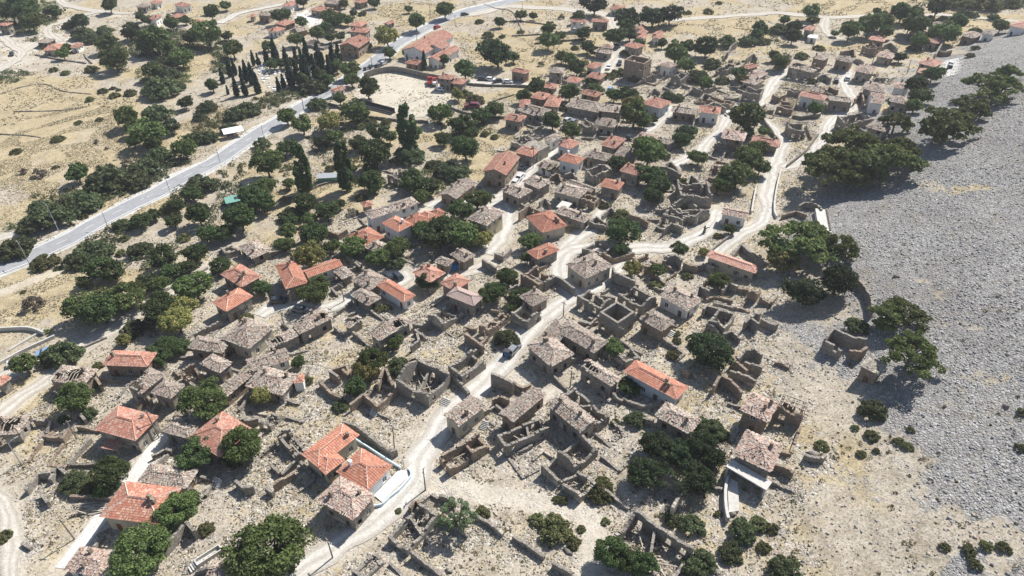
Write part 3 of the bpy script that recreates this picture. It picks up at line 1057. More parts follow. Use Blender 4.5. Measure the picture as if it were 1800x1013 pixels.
def np_mesh(name, V, F, mat, smooth=False):
    """V (n,3), F (m,k) arrays to a mesh, quickly."""
    me = bpy.data.meshes.new(name)
    m, k = F.shape
    me.vertices.add(len(V)); me.vertices.foreach_set('co', np.ascontiguousarray(V, dtype=np.float32).ravel())
    me.loops.add(m * k); me.loops.foreach_set('vertex_index', np.ascontiguousarray(F, dtype=np.int32).ravel())
    me.polygons.add(m); me.polygons.foreach_set('loop_start', np.arange(0, m * k, k, dtype=np.int32))
    if smooth: me.polygons.foreach_set('use_smooth', np.ones(m, dtype=bool))
    me.materials.append(MATS[mat] if isinstance(mat, str) else mat)
    me.update(calc_edges=True)
    return me

# everything that needs a label is noted here and named at the end
THINGS = []
def note(o, desc, cat, group, x, y, z=None, fixed=False):
    z = float(H(x, y)) if z is None else z
    px, py, _ = to_px(x, y, z)
    o['category'] = cat
    if group: o['group'] = group
    THINGS.append([o, desc, float(px), float(py), fixed])
    return o

def parse(block):
    x0 = y0 = 0.0; s = 1.0
    for ln in block.strip().splitlines():
        ln = ln.strip()
        if not ln or ln[0] == '#': continue
        if ln[0] == 'T':
            _, a, b, c = ln.split(); x0, y0, s = float(a), float(b), float(c); continue
        yield ln, (lambda t, x0=x0, y0=y0, s=s: (x0 + float(t.split(',')[0]) / s, y0 + float(t.split(',')[1]) / s))
# ---------------------------------------------------------------- zones of soil, roads
def pip(x, y, poly):
    inside = np.zeros(x.shape, bool)
    n = len(poly)
    for i in range(n):
        x1, y1 = poly[i]; x2, y2 = poly[(i + 1) % n]
        if y1 == y2: continue
        c = ((y1 > y) != (y2 > y)) & (x < (x2 - x1) * (y - y1) / (y2 - y1) + x1)
        inside ^= c
    return inside

ZPOLY = {}
for ln in ZONES.strip().splitlines():
    p = ln.split()
    pts = [tuple(map(float, q.split(','))) for q in p[1:]]
    # many points along each edge so that a straight edge in the photo stays put on the land
    gx, gy = ground(np.array([q[0] for q in pts]), np.array([q[1] for q in pts]))
    ZPOLY.setdefault(p[0], []).append(list(zip(gx.tolist(), gy.tolist())))

def spline(pts, step=1.5):
    pts = np.array(pts, float)
    P = np.vstack([2 * pts[0] - pts[1], pts, 2 * pts[-1] - pts[-2]])
    out = []
    for i in range(1, len(P) - 2):
        a, b, c, d = P[i - 1:i + 3]
        n = max(2, int(np.linalg.norm(c - b) / step))
        t = np.linspace(0, 1, n, endpoint=False)[:, None]
        out.append(0.5 * ((2 * b) + (-a + c) * t + (2 * a - 5 * b + 4 * c - d) * t ** 2 + (-a + 3 * b - 3 * c + d) * t ** 3))
    out.append(P[-2][None])
    return np.vstack(out)

ROADPTS = []
for ln in ROADS.strip().splitlines():
    p = ln.split()
    pts = np.array([tuple(map(float, q.split(','))) for q in p[2:]])
    gx, gy = ground(pts[:, 0], pts[:, 1])
    ROADPTS.append((p[0], float(p[1]), spline(np.stack([gx, gy], 1))))

def road_dist(x, y, kinds=None):
    """Distance from points to the nearest road edge (negative on the road)."""
    d = np.full(x.shape, 1e6)
    for k, w, P in ROADPTS:
        if kinds and k not in kinds: continue
        lo = P.min(0) - 14; hi = P.max(0) + 14
        m = np.nonzero((x > lo[0]) & (x < hi[0]) & (y > lo[1]) & (y < hi[1]))[0]
        if len(m) == 0: continue
        for c in range(0, len(m), 20000):
            mm = m[c:c + 20000]
            dd = np.sqrt(((x[mm, None] - P[None, :, 0]) ** 2 + (y[mm, None] - P[None, :, 1]) ** 2).min(1)) - w / 2
            d[mm] = np.minimum(d[mm], dd)
    return d

def zone(name, x, y):
    w = np.zeros(x.shape, bool)
    for poly in ZPOLY.get(name, []): w |= pip(x, y, poly)
    return w

def soft_zone(name, x, y, r=7.0):
    g = np.random.default_rng(3); w = np.zeros(x.shape)
    for _ in range(10): dx, dy = g.normal(0, r, 2); w += zone(name, x + dx, y + dy)
    return w / 10

def axis(core0, core1, step, lo, hi, grow=1.09):
    a = list(np.arange(core0, core1 + 1e-6, step))
    s = step
    while a[-1] < hi: s *= grow; a.append(a[-1] + s)
    s = step
    while a[0] > lo: s *= grow; a.insert(0, a[0] - s)
    return np.array(a)

def build_land():
    X = axis(-130, 150, 1.25, -5000, 5000, 1.06); Y = axis(40, 300, 1.25, -1500, 7000, 1.05)
    gx, gy = np.meshgrid(X, Y)
    x = gx.ravel(); y = gy.ravel(); z = H(x, y)
    nx, ny = len(X), len(Y)
    i = np.arange((nx - 1) * (ny - 1)); r = i // (nx - 1); c = i % (nx - 1)
    F = np.stack([r * nx + c, r * nx + c + 1, (r + 1) * nx + c + 1, (r + 1) * nx + c], 1)
    me = np_mesh('ground', np.stack([x, y, z], 1), F, MATS['soil'], True)
    def put(name, w):
        a = me.attributes.new(name, 'FLOAT', 'POINT'); a.data.foreach_set('value', np.ascontiguousarray(w, dtype=np.float32))
    d = road_dist(x, y)
    # ragged borders: soils are looked up a little way off their plotted outline
    wx = x + 3.5 * np.sin(y * .31 + 1.1 * np.sin(x * .23)) + 2.0 * np.sin(x * .9 + y * .7); wy = y + 3.5 * np.sin(x * .27 + 1.3 * np.sin(y * .19)) + 2.0 * np.sin(y * .8 - x * .6)
    put('dirt', np.clip(1 - d / 3.0, 0, 1) * 0.8 + zone('dirt', wx, wy) * 0.5)
    put('straw', soft_zone('straw', wx, wy, 4.0))
    sc = np.clip((x - xscree(y) + 4 + 6 * np.sin(y * .12 + 2 * np.sin(x * .1)) + 4 * np.sin(x * .37 + y * .29)) / 20.0, 0, 1) * np.clip((360 - y) / 60, 0, 1) * (1 - 0.85 * soft_zone('tan', wx, wy))
    put('scree', sc)
    put('rubble', np.maximum(zone('rubble', wx, wy) * 0.42, RUIN_W(x, y)))
    put('conc', zone('concrete', x, y).astype(float))
    o = link('ground', me, kind='structure')
    return o

RUIN_SPOTS = []
def RUIN_W(x, y):
    w = np.zeros(x.shape)
    for (rx, ry, rr) in RUIN_SPOTS:
        m = np.nonzero((abs(x - rx) < rr * 2.2) & (abs(y - ry) < rr * 2.2))[0]
        if len(m) == 0: continue
        w[m] = np.maximum(w[m], np.exp(-((x[m] - rx) ** 2 + (y[m] - ry) ** 2) / (1.1 * rr) ** 2))
    return w

def soil_material():
    m, nt, b = new_mat('soil', 1.0); g = G(nt)
    b.inputs['Specular IOR Level'].default_value = 0.05
    v = g.coord('Object')
    n_big = g.noise(v, 0.035, 5, 0.6); n_mid = g.noise(v, 0.25, 6, 0.65); n_fine = g.noise(v, 2.2, 5, 0.7)
    # bare earth with patches of dead grass
    earth = g.ramp(n_mid, [(0.28, (0.26, 0.218, 0.163)), (0.48, (0.38, 0.33, 0.255)), (0.68, (0.475, 0.42, 0.335))])
    earth = g.mix(g.vr(n_fine, 0.35, 0.7, 0, 0.45), earth, (0.54, 0.50, 0.435))
    straw = g.ramp(n_mid, [(0.25, (0.30, 0.24, 0.14)), (0.5, (0.41, 0.335, 0.205)), (0.72, (0.48, 0.405, 0.26))])
    straw = g.mix(g.vr(n_fine, 0.4, 0.75, 0, 0.45), straw, (0.53, 0.465, 0.34))
    sw = g.math('ADD', g.math('MULTIPLY', g.attr('straw'), 0.55), g.vr(n_big, 0.38, 0.60, -0.1, 0.62))
    sw = g.vr(g.math('ADD', sw, g.vr(n_fine, 0.2, 0.8, -0.25, 0.25)), 0.25, 0.55)
    col = g.mix(sw, earth, straw)
    # dead weeds, brown
    weeds = g.noise(v, 0.6, 5, 0.75)
    col = g.mix(g.vr(weeds, 0.58, 0.70, 0, 0.6), col, (0.20, 0.155, 0.10))
    # loose stones, cell by cell
    wob = g.noise(v, 1.5, 2, 0.5, 'Color')
    vv = g.mix(0.08, v, wob)
    st = g.voro(vv, 1.7); st2 = g.voro(vv, 0.9); ed = g.voro(vv, 1.7, 'DISTANCE_TO_EDGE')
    sp = g.n('ShaderNodeSeparateColor'); g.l(st.outputs['Color'], sp.inputs[0])
    sp2 = g.n('ShaderNodeSeparateColor'); g.l(st2.outputs['Color'], sp2.inputs[0])
    pale = g.ramp(sp.outputs[0], [(0.0, (0.27, 0.25, 0.225)), (0.16, (0.37, 0.34, 0.295)), (0.4, (0.47, 0.43, 0.37)), (0.7, (0.54, 0.50, 0.44)), (0.9, (0.42, 0.35, 0.28))], True)
    rw = g.math('ADD', g.attr('rubble'), g.vr(n_big, 0.3, 0.7, -0.35, 0.15))
    rw = g.vr(g.math('ADD', rw, g.math('MULTIPLY', sp2.outputs[1], 0.5)), 0.55, 0.75)
    col = g.mix(g.math('MULTIPLY', rw, 0.85), col, pale)
    # scree: grey plates
    grey = g.ramp(sp.outputs[1], [(0.0, (0.26, 0.255, 0.247)), (0.2, (0.315, 0.308, 0.297)), (0.45, (0.355, 0.347, 0.335)), (0.7, (0.40, 0.392, 0.38)), (0.88, (0.32, 0.30, 0.275))], True)
    bands = g.noise(v, 0.06, 5, 0.65)
    grey = g.mix(g.vr(bands, 0.42, 0.66, 0, 0.6), grey, (0.235, 0.22, 0.208))
    bands2 = g.noise(g.coord('Object', (1, .35, 1)), 0.35, 6, 0.75); grey = g.mix(g.vr(bands2, 0.5, 0.68, 0, 0.5), grey, (0.21, 0.203, 0.198))
    se = g.math('ADD', g.attr('scree'), g.vr(n_mid, 0.25, 0.75, -0.4, 0.4))
    patch = g.noise(v, 0.045, 4, 0.6)
    se = g.math('SUBTRACT', se, g.vr(patch, 0.6, 0.72, 0, 0.75))
    sm = g.vr(se, 0.35, 0.6)
    col = g.mix(sm, col, grey)
    # pebbles, crumbs of soil and dead weeds at hand size
    pb = g.voro(v, 4.2); sp3 = g.n('ShaderNodeSeparateColor'); g.l(pb.outputs['Color'], sp3.inputs[0])
    peb = g.ramp(sp3.outputs[0], [(0.0, (0.46, 0.44, 0.42)), (0.13, (0.70, 0.68, 0.66)), (0.32, (0.88, 0.87, 0.86)), (0.6, (1.0, 1.0, 1.0)), (0.86, (1.18, 1.18, 1.16))], True)
    col = g.mix(0.75, col, peb, 'MULTIPLY')
    n_tuft = g.noise(v, 1.15, 6, 0.8)
    col = g.mix(g.vr(n_tuft, 0.57, 0.66, 0, 0.55), col, (0.17, 0.14, 0.10))
    n_tuft2 = g.noise(v, 0.33, 6, 0.75)
    col = g.mix(g.vr(n_tuft2, 0.60, 0.68, 0, 0.5), col, (0.15, 0.145, 0.085))
    n_m3 = g.noise(v, 0.11, 7, 0.78)
    col = g.mix(g.vr(n_m3, 0.53, 0.66, 0, 0.5), col, (0.215, 0.175, 0.115))
    # trodden, driven or bare
    dirt = g.ramp(n_mid, [(0.3, (0.48, 0.43, 0.36)), (0.7, (0.60, 0.555, 0.48))])
    dw = g.math('ADD', g.attr('dirt'), g.vr(n_fine, 0.25, 0.75, -0.35, 0.35))
    col = g.mix(g.vr(dw, 0.4, 0.95, 0, 0.75), col, dirt)
    col = g.mix(g.attr('conc'), col, (0.58, 0.56, 0.52))
    g.l(col, b.inputs['Base Color'])
    hb = g.math('MULTIPLY', g.vr(ed.outputs['Distance'], 0.0, 0.25), g.math('MAXIMUM', g.math('MULTIPLY', rw, 0.8), sm))
    hb = g.math('ADD', hb, g.math('MULTIPLY', n_fine, 0.5))
    g.bump(hb, 0.9, 0.16, b)
    MATS['soil'] = m

def road_materials():
    m, nt, b = new_mat('asphalt', 0.9); g = G(nt); v = g.coord('Object')
    c = g.ramp(g.noise(v, 0.6, 6, 0.7), [(0.3, (0.245, 0.25, 0.258)), (0.7, (0.335, 0.338, 0.342))])
    g.l(c, b.inputs['Base Color']); MATS['asphalt'] = m
    for nm, a, z in (('pale_dirt', (0.43, 0.39, 0.33), (0.60, 0.555, 0.48)), ('street_dust', (0.45, 0.42, 0.37), (0.64, 0.61, 0.555)), ('lane_conc', (0.56, 0.54, 0.50), (0.68, 0.66, 0.62)), ('shoulder', (0.46, 0.44, 0.40), (0.60, 0.58, 0.54))):
        m, nt, b = new_mat(nm, 1.0); g = G(nt); v = g.coord('Object')
        f = g.noise(v, 0.5, 6, 0.68); f2 = g.noise(v, 4.0, 4, 0.7)
        c = g.ramp(f, [(0.28, a), (0.62, z)])
        c = g.mix(g.vr(f2, 0.45, 0.75, 0, 0.45), c, tuple(q * 0.66 for q in a))
        f3 = g.noise(v, 1.1, 6, 0.8); c = g.mix(g.vr(f3, 0.56, 0.68, 0, 0.45), c, tuple(q * 0.6 for q in a))
        if nm != 'shoulder':
            # wheel tracks worn pale, a darker crown and edges with grit and dead grass
            ac = g.attr('across'); d_ = g.math('ABSOLUTE', g.math('SUBTRACT', ac, 0.5))
            tr = g.math('ABSOLUTE', g.math('SUBTRACT', d_, 0.2))
            tw_ = g.vr(g.math('ADD', tr, g.vr(f, 0.2, 0.8, -0.06, 0.06)), 0.07, 0.15, 0, 0.6 if nm != 'lane_conc' else 0.15)
            c = g.mix(tw_, c, tuple(q * 0.82 for q in a))
            eg = g.vr(g.math('ADD', d_, g.vr(f2, 0.25, 0.75, -0.12, 0.12)), 0.36, 0.5, 0, 0.75 if nm != 'lane_conc' else 0.2)
            c = g.mix(eg, c, (0.36, 0.315, 0.25))
        pv = g.voro(v, 5.0); s3 = g.n('ShaderNodeSeparateColor'); g.l(pv.outputs['Color'], s3.inputs[0])
        c = g.mix(0.5, c, g.ramp(s3.outputs[0], [(0.0, (0.6, 0.6, 0.6)), (0.2, (0.9, 0.9, 0.9)), (0.6, (1.05, 1.05, 1.05))], True), 'MULTIPLY')
        g.l(c, b.inputs['Base Color']); g.bump(f2, 0.5, 0.05, b); MATS[nm] = m
    plain('line_white', (0.74, 0.74, 0.72), 0.7, 0.08, 2)
    plain('field_dust', (0.48, 0.43, 0.345), 1.0, 0.14, 0.25)

def strip(P, w, lift, ragged=0.0, offset=0.0, nseg=4):
    """A draped band along P (world xy)."""
    T = np.gradient(P, axis=0); T /= np.linalg.norm(T, axis=1)[:, None] + 1e-9
    N = np.stack([-T[:, 1], T[:, 0]], 1)
    rl = np.zeros(len(P)); rr = np.zeros(len(P))
    if ragged:
        k = np.array([0.25, 0.5, 0.25])
        k2 = np.ones(9) / 9; mk = lambda: np.convolve(RNG.normal(0, ragged, len(P) + 2), k, 'valid') + np.convolve(RNG.normal(0, ragged * 3.2, len(P) + 8), k2, 'valid')
        rl = mk(); rr = mk()
    cols = []
    for j in range(nseg + 1):
        f = j / nseg
        off = offset + (-w / 2 + rl) * (1 - f) + (w / 2 + rr) * f
        q = P + N * off[:, None]
        dist = np.hypot(q[:, 0], q[:, 1])
        cols.append(np.stack([q[:, 0], q[:, 1], H(q[:, 0], q[:, 1]) + lift + np.maximum(0, dist - 220) * 0.0006], 1))
    V = np.stack(cols, 1).reshape(-1, 3)
    n = len(P); m = nseg + 1
    i = np.arange((n - 1) * nseg); r = i // nseg; c = i % nseg
    F = np.stack([r * m + c, (r + 1) * m + c, (r + 1) * m + c + 1, r * m + c + 1], 1)
    strip.across = np.tile(np.linspace(0, 1, m), n)
    return V, F[:, ::-1]

def build_roads():
    for li, (k, w, P) in enumerate(ROADPTS):
        dl = 0.05 + 0.006 * (li % 12)
        if k == 'faint': continue
        if k == 'asphalt':
            V, F = strip(P, w + 3.2, 0.05, 0.35); link('road_shoulder', np_mesh('road_shoulder', V, F, 'shoulder'), kind='structure')
            V, F = strip(P, w, 0.14); r = link('road', np_mesh('road', V, F, 'asphalt'), kind='structure')
            for nm, off, ww in (('road_line', w / 2 - 0.35, 0.26), ('road_line', -w / 2 + 0.35, 0.26)):
                V, F = strip(P, ww, 0.16, 0, off, 1); link(nm, np_mesh(nm, V, F, 'line_white'), r)
            # broken centre line
            VV = []; FF = []; nb = 0
            for s in range(0, len(P) - 4, 6):
                V, F = strip(P[s:s + 3], 0.15, 0.16, 0, 0, 1)
                VV.append(V); FF.append(F + nb); nb += len(V)
            link('road_line', np_mesh('road_line', np.vstack(VV), np.vstack(FF), 'line_white'), r)
        else:
            mat = {'gravel_road': 'pale_dirt', 'dirt_track': 'pale_dirt', 'village_street': 'street_dust', 'concrete_lane': 'lane_conc'}[k]
            V, F = strip(P, w, dl, 0.45 if k != 'concrete_lane' else 0.06, 0, 10)
            me = np_mesh(k, V, F, mat); a = me.attributes.new('across', 'FLOAT', 'POINT'); a.data.foreach_set('value', np.ascontiguousarray(strip.across, dtype=np.float32))
            link(k, me, kind='structure')
    # the walled dirt field
    pts = [(641, 131), (666, 123), (692, 121), (740, 129), (785, 136), (790, 150), (800, 172), (798, 186), (752, 209), (690, 197), (655, 190), (622, 181), (634, 150)]
    gx, gy = ground(np.array([p[0] for p in pts], float), np.array([p[1] for p in pts], float))
    poly = list(zip(gx.tolist(), gy.tolist()))
    x0, x1, y0, y1 = min(gx), max(gx), min(gy), max(gy)
    mb = MB(); st = 2.0; ids = {}
    for a in np.arange(x0, x1, st):
        for c in np.arange(y0, y1, st):
            if pip(np.array([a + 1.0]), np.array([c + 1.0]), poly)[0]:
                q = [(a, c), (a + st, c), (a + st, c + st), (a, c + st)]
                idx = []
                for p in q:
                    kk = (round(p[0], 3), round(p[1], 3))
                    if kk not in ids: ids[kk] = len(mb.v); mb.v.append((p[0], p[1], float(H(p[0], p[1])) + 0.1))
                    idx.append(ids[kk])
                mb.f.append(tuple(idx))
    link('playing_field', mb.mesh('playing_field', 'field_dust'), kind='structure')
# ---------------------------------------------------------------- buildings
def n1(seed):
    r = random.Random(seed); a = [(r.uniform(0.25, 0.9), r.uniform(0, 6.28), r.uniform(0.4, 1.0)) for _ in range(4)]
    return lambda s: sum(k * math.sin(f * s + p) for f, p, k in a) / 3.0

def wall_run(mb, p0, p1, thick, z0, top, holes=(), step=0.8, rough=0.0, rnd=random):
    """Masonry from p0 to p1 (local xy); top(s) gives its height at s; holes are (s0, s1, za, zb). Real openings, thickness inward (left of p0->p1)."""
    x0, y0 = p0; x1, y1 = p1
    L = math.hypot(x1 - x0, y1 - y0)
    if L < 0.05: return
    dx, dy = (x1 - x0) / L, (y1 - y0) / L
    nx, ny = -dy * thick, dx * thick
    cuts = {0.0, L}
    for h in holes: cuts.add(max(0, h[0])); cuts.add(min(L, h[1]))
    if rough:
        s = step
        while s < L - 0.3: cuts.add(s); s += step * rnd.uniform(0.7, 1.3)
    cuts = sorted(cuts); c2 = [cuts[0]]
    for c in cuts[1:]:
        if c - c2[-1] > 0.05: c2.append(c)
    def blk(a, b, za0, zb0, za1, zb1):
        q = [(x0 + dx * a, y0 + dy * a), (x0 + dx * b, y0 + dy * b), (x0 + dx * b + nx, y0 + dy * b + ny), (x0 + dx * a + nx, y0 + dy * a + ny)]
        mb.hexa([(q[0][0], q[0][1], za0), (q[1][0], q[1][1], zb0), (q[2][0], q[2][1], zb0), (q[3][0], q[3][1], za0),
                 (q[0][0], q[0][1], za1), (q[1][0], q[1][1], zb1), (q[2][0], q[2][1], zb1), (q[3][0], q[3][1], za1)])
    for a, b in zip(c2[:-1], c2[1:]):
        j = rnd.uniform(-rough, rough) if rough else 0
        ta = top(a) + j; tb = top(b) + j + (rnd.uniform(-rough, rough) * 0.6 if rough else 0)
        mid = (a + b) / 2
        hs = sorted([h for h in holes if h[0] - 0.02 <= mid <= h[1] + 0.02], key=lambda h: h[2])
        zc = z0
        for h in hs:
            if h[2] > zc + 0.05 and min(ta, tb) > zc + 0.1:
                t_ = min(h[2], ta, tb); blk(a, b, zc, zc, t_, t_)
            zc = max(zc, h[3])
        if min(ta, tb) > zc + 0.12: blk(a, b, zc, zc, ta, tb)

WIN_CACHE = {}
def window_parts(parent, x, y, z, ang, w, h, style):
    """A frame set in its opening, with glazing bars and a pane as its child."""
    key = (round(w, 1), round(h, 1), style)
    if key not in WIN_CACHE:
        fr = MB(); t = 0.09
        fr.box(-w / 2, -w / 2 + t, -0.05, 0.05, 0, h); fr.box(w / 2 - t, w / 2, -0.05, 0.05, 0, h)
        fr.box(-w / 2 + t, w / 2 - t, -0.05, 0.05, 0, t); fr.box(-w / 2 + t, w / 2 - t, -0.05, 0.05, h - t, h)
        fr.box(-0.035, 0.035, -0.04, 0.04, t, h - t)
        pn = MB(); pn.box(-w / 2 + t, w / 2 - t, -0.015, 0.015, t, h - t)
        WIN_CACHE[key] = (fr.mesh('window', 'frame_white' if style != 'brown' else 'frame_brown'), pn.mesh('pane', 'glass'))
    f, p = WIN_CACHE[key]
    o = link('window', f, parent); o.location = (x, y, z); o.rotation_euler = (0, 0, ang)
    link('pane', p, o)

def door_part(parent, x, y, z, ang, w, h, mat):
    key = ('door', round(w, 1), round(h, 1), mat)
    if key not in WIN_CACHE:
        d = MB(); d.box(-w / 2, w / 2, -0.04, 0.04, 0, h)
        d.box(-w / 2 + 0.12, w / 2 - 0.12, -0.07, -0.04, 0.15, h * 0.45); d.box(-w / 2 + 0.12, w / 2 - 0.12, -0.07, -0.04, h * 0.52, h - 0.12)
        WIN_CACHE[key] = d.mesh('door', mat)
    o = link('door', WIN_CACHE[key], parent); o.location = (x, y, z); o.rotation_euler = (0, 0, ang)

def tile_plane(poly, tw, tl, jit, miss, out, holes, lift=0.03):
    """Lay tiles on a roof plane poly = eave a, eave b, top b', top a'; appended to out as vertex blocks of six."""
    a, b, b2, a2 = [np.array(p, float) for p in poly]
    e = b - a; Lb = np.linalg.norm(e); e /= Lb
    up = (a2 - a) - e * np.dot(a2 - a, e); B = np.linalg.norm(up)
    if B < 0.2: up = (b2 - b) - e * np.dot(b2 - b, e); B = np.linalg.norm(up)
    up /= B
    n = np.cross(e, up)
    if n[2] < 0: n = -n
    la = np.dot(a2 - a, e); lb = np.dot(b2 - a, e)
    rows = max(1, int(B / tl))
    R_ = np.arange(rows + 1) * (B / rows) * 0.999
    C = np.arange(int(Lb / tw) + 2) * tw + tw / 2
    cc, rr = np.meshgrid(C, R_)
    cc = cc.ravel(); rr = rr.ravel()
    t = rr / B
    ok = (cc > la * t - tw * 0.35) & (cc < Lb + (lb - Lb) * t + tw * 0.35)
    if miss: ok &= RNG.random(len(cc)) > miss
    cc = cc[ok]; rr = rr[ok]
    P = a + e * cc[:, None] + up * rr[:, None]
    if holes:
        keep = np.ones(len(P), bool)
        for (hx, hy, hr) in holes: keep &= ((P[:, 0] - hx) ** 2 + (P[:, 1] - hy) ** 2) > hr * hr * (0.6 + 0.8 * RNG.random(len(P)))
        P = P[keep]
    N = len(P)
    if N == 0: return
    P = P + RNG.normal(0, jit, (N, 1)) * e + RNG.normal(0, jit, (N, 1)) * up + n * (lift + np.abs(RNG.normal(0, jit * 0.7, (N, 1))))
    ang = RNG.normal(0, jit * 1.6, N)[:, None]
    E = e * np.cos(ang) + up * np.sin(ang); U = up * np.cos(ang) - e * np.sin(ang)
    hw = tw * 0.52; lo = -tl * 0.58; hi = tl * 0.58; hh = tw * 0.34
    V = np.empty((N, 6, 3))
    for k, (fx, fy, fz) in enumerate(((-hw, lo, 0.035), (0, lo, 0.035 + hh), (hw, lo, 0.035), (-hw, hi, 0), (0, hi, hh * 0.85), (hw, hi, 0))):
        V[:, k] = P + E * fx + U * fy + n * fz
    out.append(V.reshape(-1, 3))

def in_holes(x, y, holes):
    return any((x - hx) ** 2 + (y - hy) ** 2 < hr * hr for hx, hy, hr in holes)

PITCHF = 0.36
def roof(parent, L, W, h, kind, mat, dist, cx=0.0, cy=0.0, rnd=random, over=0.0):
    """Deck, tiles and ridge caps over an L x W rectangle centred on cx, cy with eaves at h."""
    swap = False
    k = kind
    if k == 'hip' and W > L: swap = True
    if k == 'gy': swap = True; k = 'gx'
    a, b = (W, L) if swap else (L, W)          # a along the ridge
    rise = b / 2 * PITCHF
    tr = (lambda p: (cx - p[1], cy + p[0], p[2])) if swap else (lambda p: (cx + p[0], cy + p[1], p[2]))
    A, B = a / 2, b / 2
    hole = mat == 'oldhole'
    tmat = 'old' if hole else mat
    holes = []
    if hole:
        for _ in range(rnd.randint(2, 4)):
            holes.append((cx + rnd.uniform(-.4, .4) * L, cy + rnd.uniform(-.4, .4) * W, rnd.uniform(0.8, 1.0 + min(L, W) * 0.16)))
    if k == 'gx':
        rx = A
        planes = [[(-A, -B, h), (A, -B, h), (A, 0, h + rise), (-A, 0, h + rise)], [(A, B, h), (-A, B, h), (-A, 0, h + rise), (A, 0, h + rise)]]
        ridges = [((-A, 0, h + rise), (A, 0, h + rise))]
    else:
        rx = max(0.15, A - B * 0.95)
        r0, r1 = (-rx, 0, h + rise), (rx, 0, h + rise)
        planes = [[(-A, -B, h), (A, -B, h), r1, r0], [(A, B, h), (-A, B, h), r0, r1], [(-A, B, h), (-A, -B, h), r0, r0], [(A, -B, h), (A, B, h), r1, r1]]
        ridges = [(r0, r1), ((-A, -B, h), r0), ((-A, B, h), r0), ((A, -B, h), r1), ((A, B, h), r1)]
    deck = MB()
    # boards in cells so that a fallen patch is a true hole
    for P in planes:
        P = [Vector(tr(p)) for p in P]
        if not hole:
            off = Vector((0, 0, -0.12))
            deck.hexa([tuple(p + off) for p in P] + [tuple(p) for p in P])
        else:
            nu = max(2, int((P[1] - P[0]).length / 0.9)); nv = max(2, int((P[3] - P[0]).length / 0.9))
            for i in range(nu):
                for j in range(nv):
                    q = []
                    for fu, fv in ((i / nu, j / nv), ((i + 1) / nu, j / nv), ((i + 1) / nu, (j + 1) / nv), (i / nu, (j + 1) / nv)):
                        lo_ = P[0].lerp(P[1], fu); hi_ = P[3].lerp(P[2], fu); q.append(lo_.lerp(hi_, fv))
                    c = (q[0] + q[1] + q[2] + q[3]) / 4
                    if in_holes(c.x, c.y, holes): continue
                    off = Vector((0, 0, -0.08))
                    deck.hexa([tuple(p + off) for p in q] + [tuple(p) for p in q])
    rf = link('roof', deck.mesh('roof', 'roof_under'), parent)
    if dist < 150: tw, tl = 0.25, 0.38
    elif dist < 220: tw, tl = 0.34, 0.48
    else: tw, tl = 0.46, 0.66
    if tmat in ('orange', 'pink', 'brown') and dist < 220: tw, tl = 0.46, 0.42
    old = tmat in ('old', 'pinkold')
    out = []
    for P in planes:
        tile_plane([tr(p) for p in P], tw, tl, 0.045 if old else 0.010, 0.06 if old else 0.0, out, holes)
    if out:
        V = np.vstack(out); n = len(V) // 6
        bse = (np.arange(n) * 6)[:, None]
        F = np.concatenate([bse + np.array([0, 1, 4, 3]), bse + np.array([1, 2, 5, 4])])
        link('roof_tiles', np_mesh('roof_tiles', V, F, tmat), rf, kind='stuff')
    cap = MB()
    for p, q in ridges:
        p = Vector(tr(p)); q = Vector(tr(q)); d = q - p; n = max(1, int(d.length / 0.45))
        if d.length < 0.2: continue
        s = d.cross(Vector((0, 0, 1))).normalized() * (0.14 if dist < 220 else 0.2); u = Vector((0, 0, 0.2))
        for i in range(n):
            if hole and in_holes((p + d * (i + .5) / n).x, (p + d * (i + .5) / n).y, holes): continue
            if old and rnd.random() < 0.25: continue
            a0 = p + d * (i / n) + Vector((0, 0, 0.03)); a1 = p + d * ((i + 0.98) / n) + Vector((0, 0, 0.03))
            j = Vector((0, 0, rnd.uniform(0, .03)))
            b_ = len(cap.v)
            cap.v.extend([tuple(a0 - s), tuple(a0 + u + j), tuple(a0 + s), tuple(a1 - s), tuple(a1 + u + j), tuple(a1 + s)])
            cap.f.extend([(b_, b_ + 1, b_ + 4, b_ + 3), (b_ + 1, b_ + 2, b_ + 5, b_ + 4), (b_, b_ + 2, b_ + 1), (b_ + 3, b_ + 4, b_ + 5)])
    if cap.v: link('ridge_cap', cap.mesh('ridge_cap', tmat if old or tmat in ('pinkgrey',) else ('mortar' if tmat in ('speck', 'orange') else 'mortar_red')), rf, kind='stuff')
    if hole:
        for i in range(int(a / 0.75)):
            x = -A + 0.4 + i * 0.75
            rr = rise * (1 if abs(x) <= rx else max(0.05, (A - abs(x)) / (A - rx + 1e-6)))
            yy = 0 if abs(x) <= rx else 0
            for sgn in (-1, 1):
                frac = 1 if abs(x) <= rx else max(0.08, (A - abs(x)) / (A - rx + 1e-6))
                e0 = Vector(tr((x, sgn * B, h - 0.2))); e1 = Vector(tr((x, sgn * B * (1 - frac), h - 0.2 + rise * frac)))
                m_ = (e0 + e1) / 2
                if any((m_.x - hx) ** 2 + (m_.y - hy) ** 2 < (hr + 1.5) ** 2 for hx, hy, hr in holes) and rnd.random() < 0.8:
                    r_ = MB(); r_.beam(e0, e1 + Vector((0, 0, 0)), 0.12, 0.14); link('rafter', r_.mesh('rafter', 'pale_wood'), rf)
    return rf, rise, swap, rx

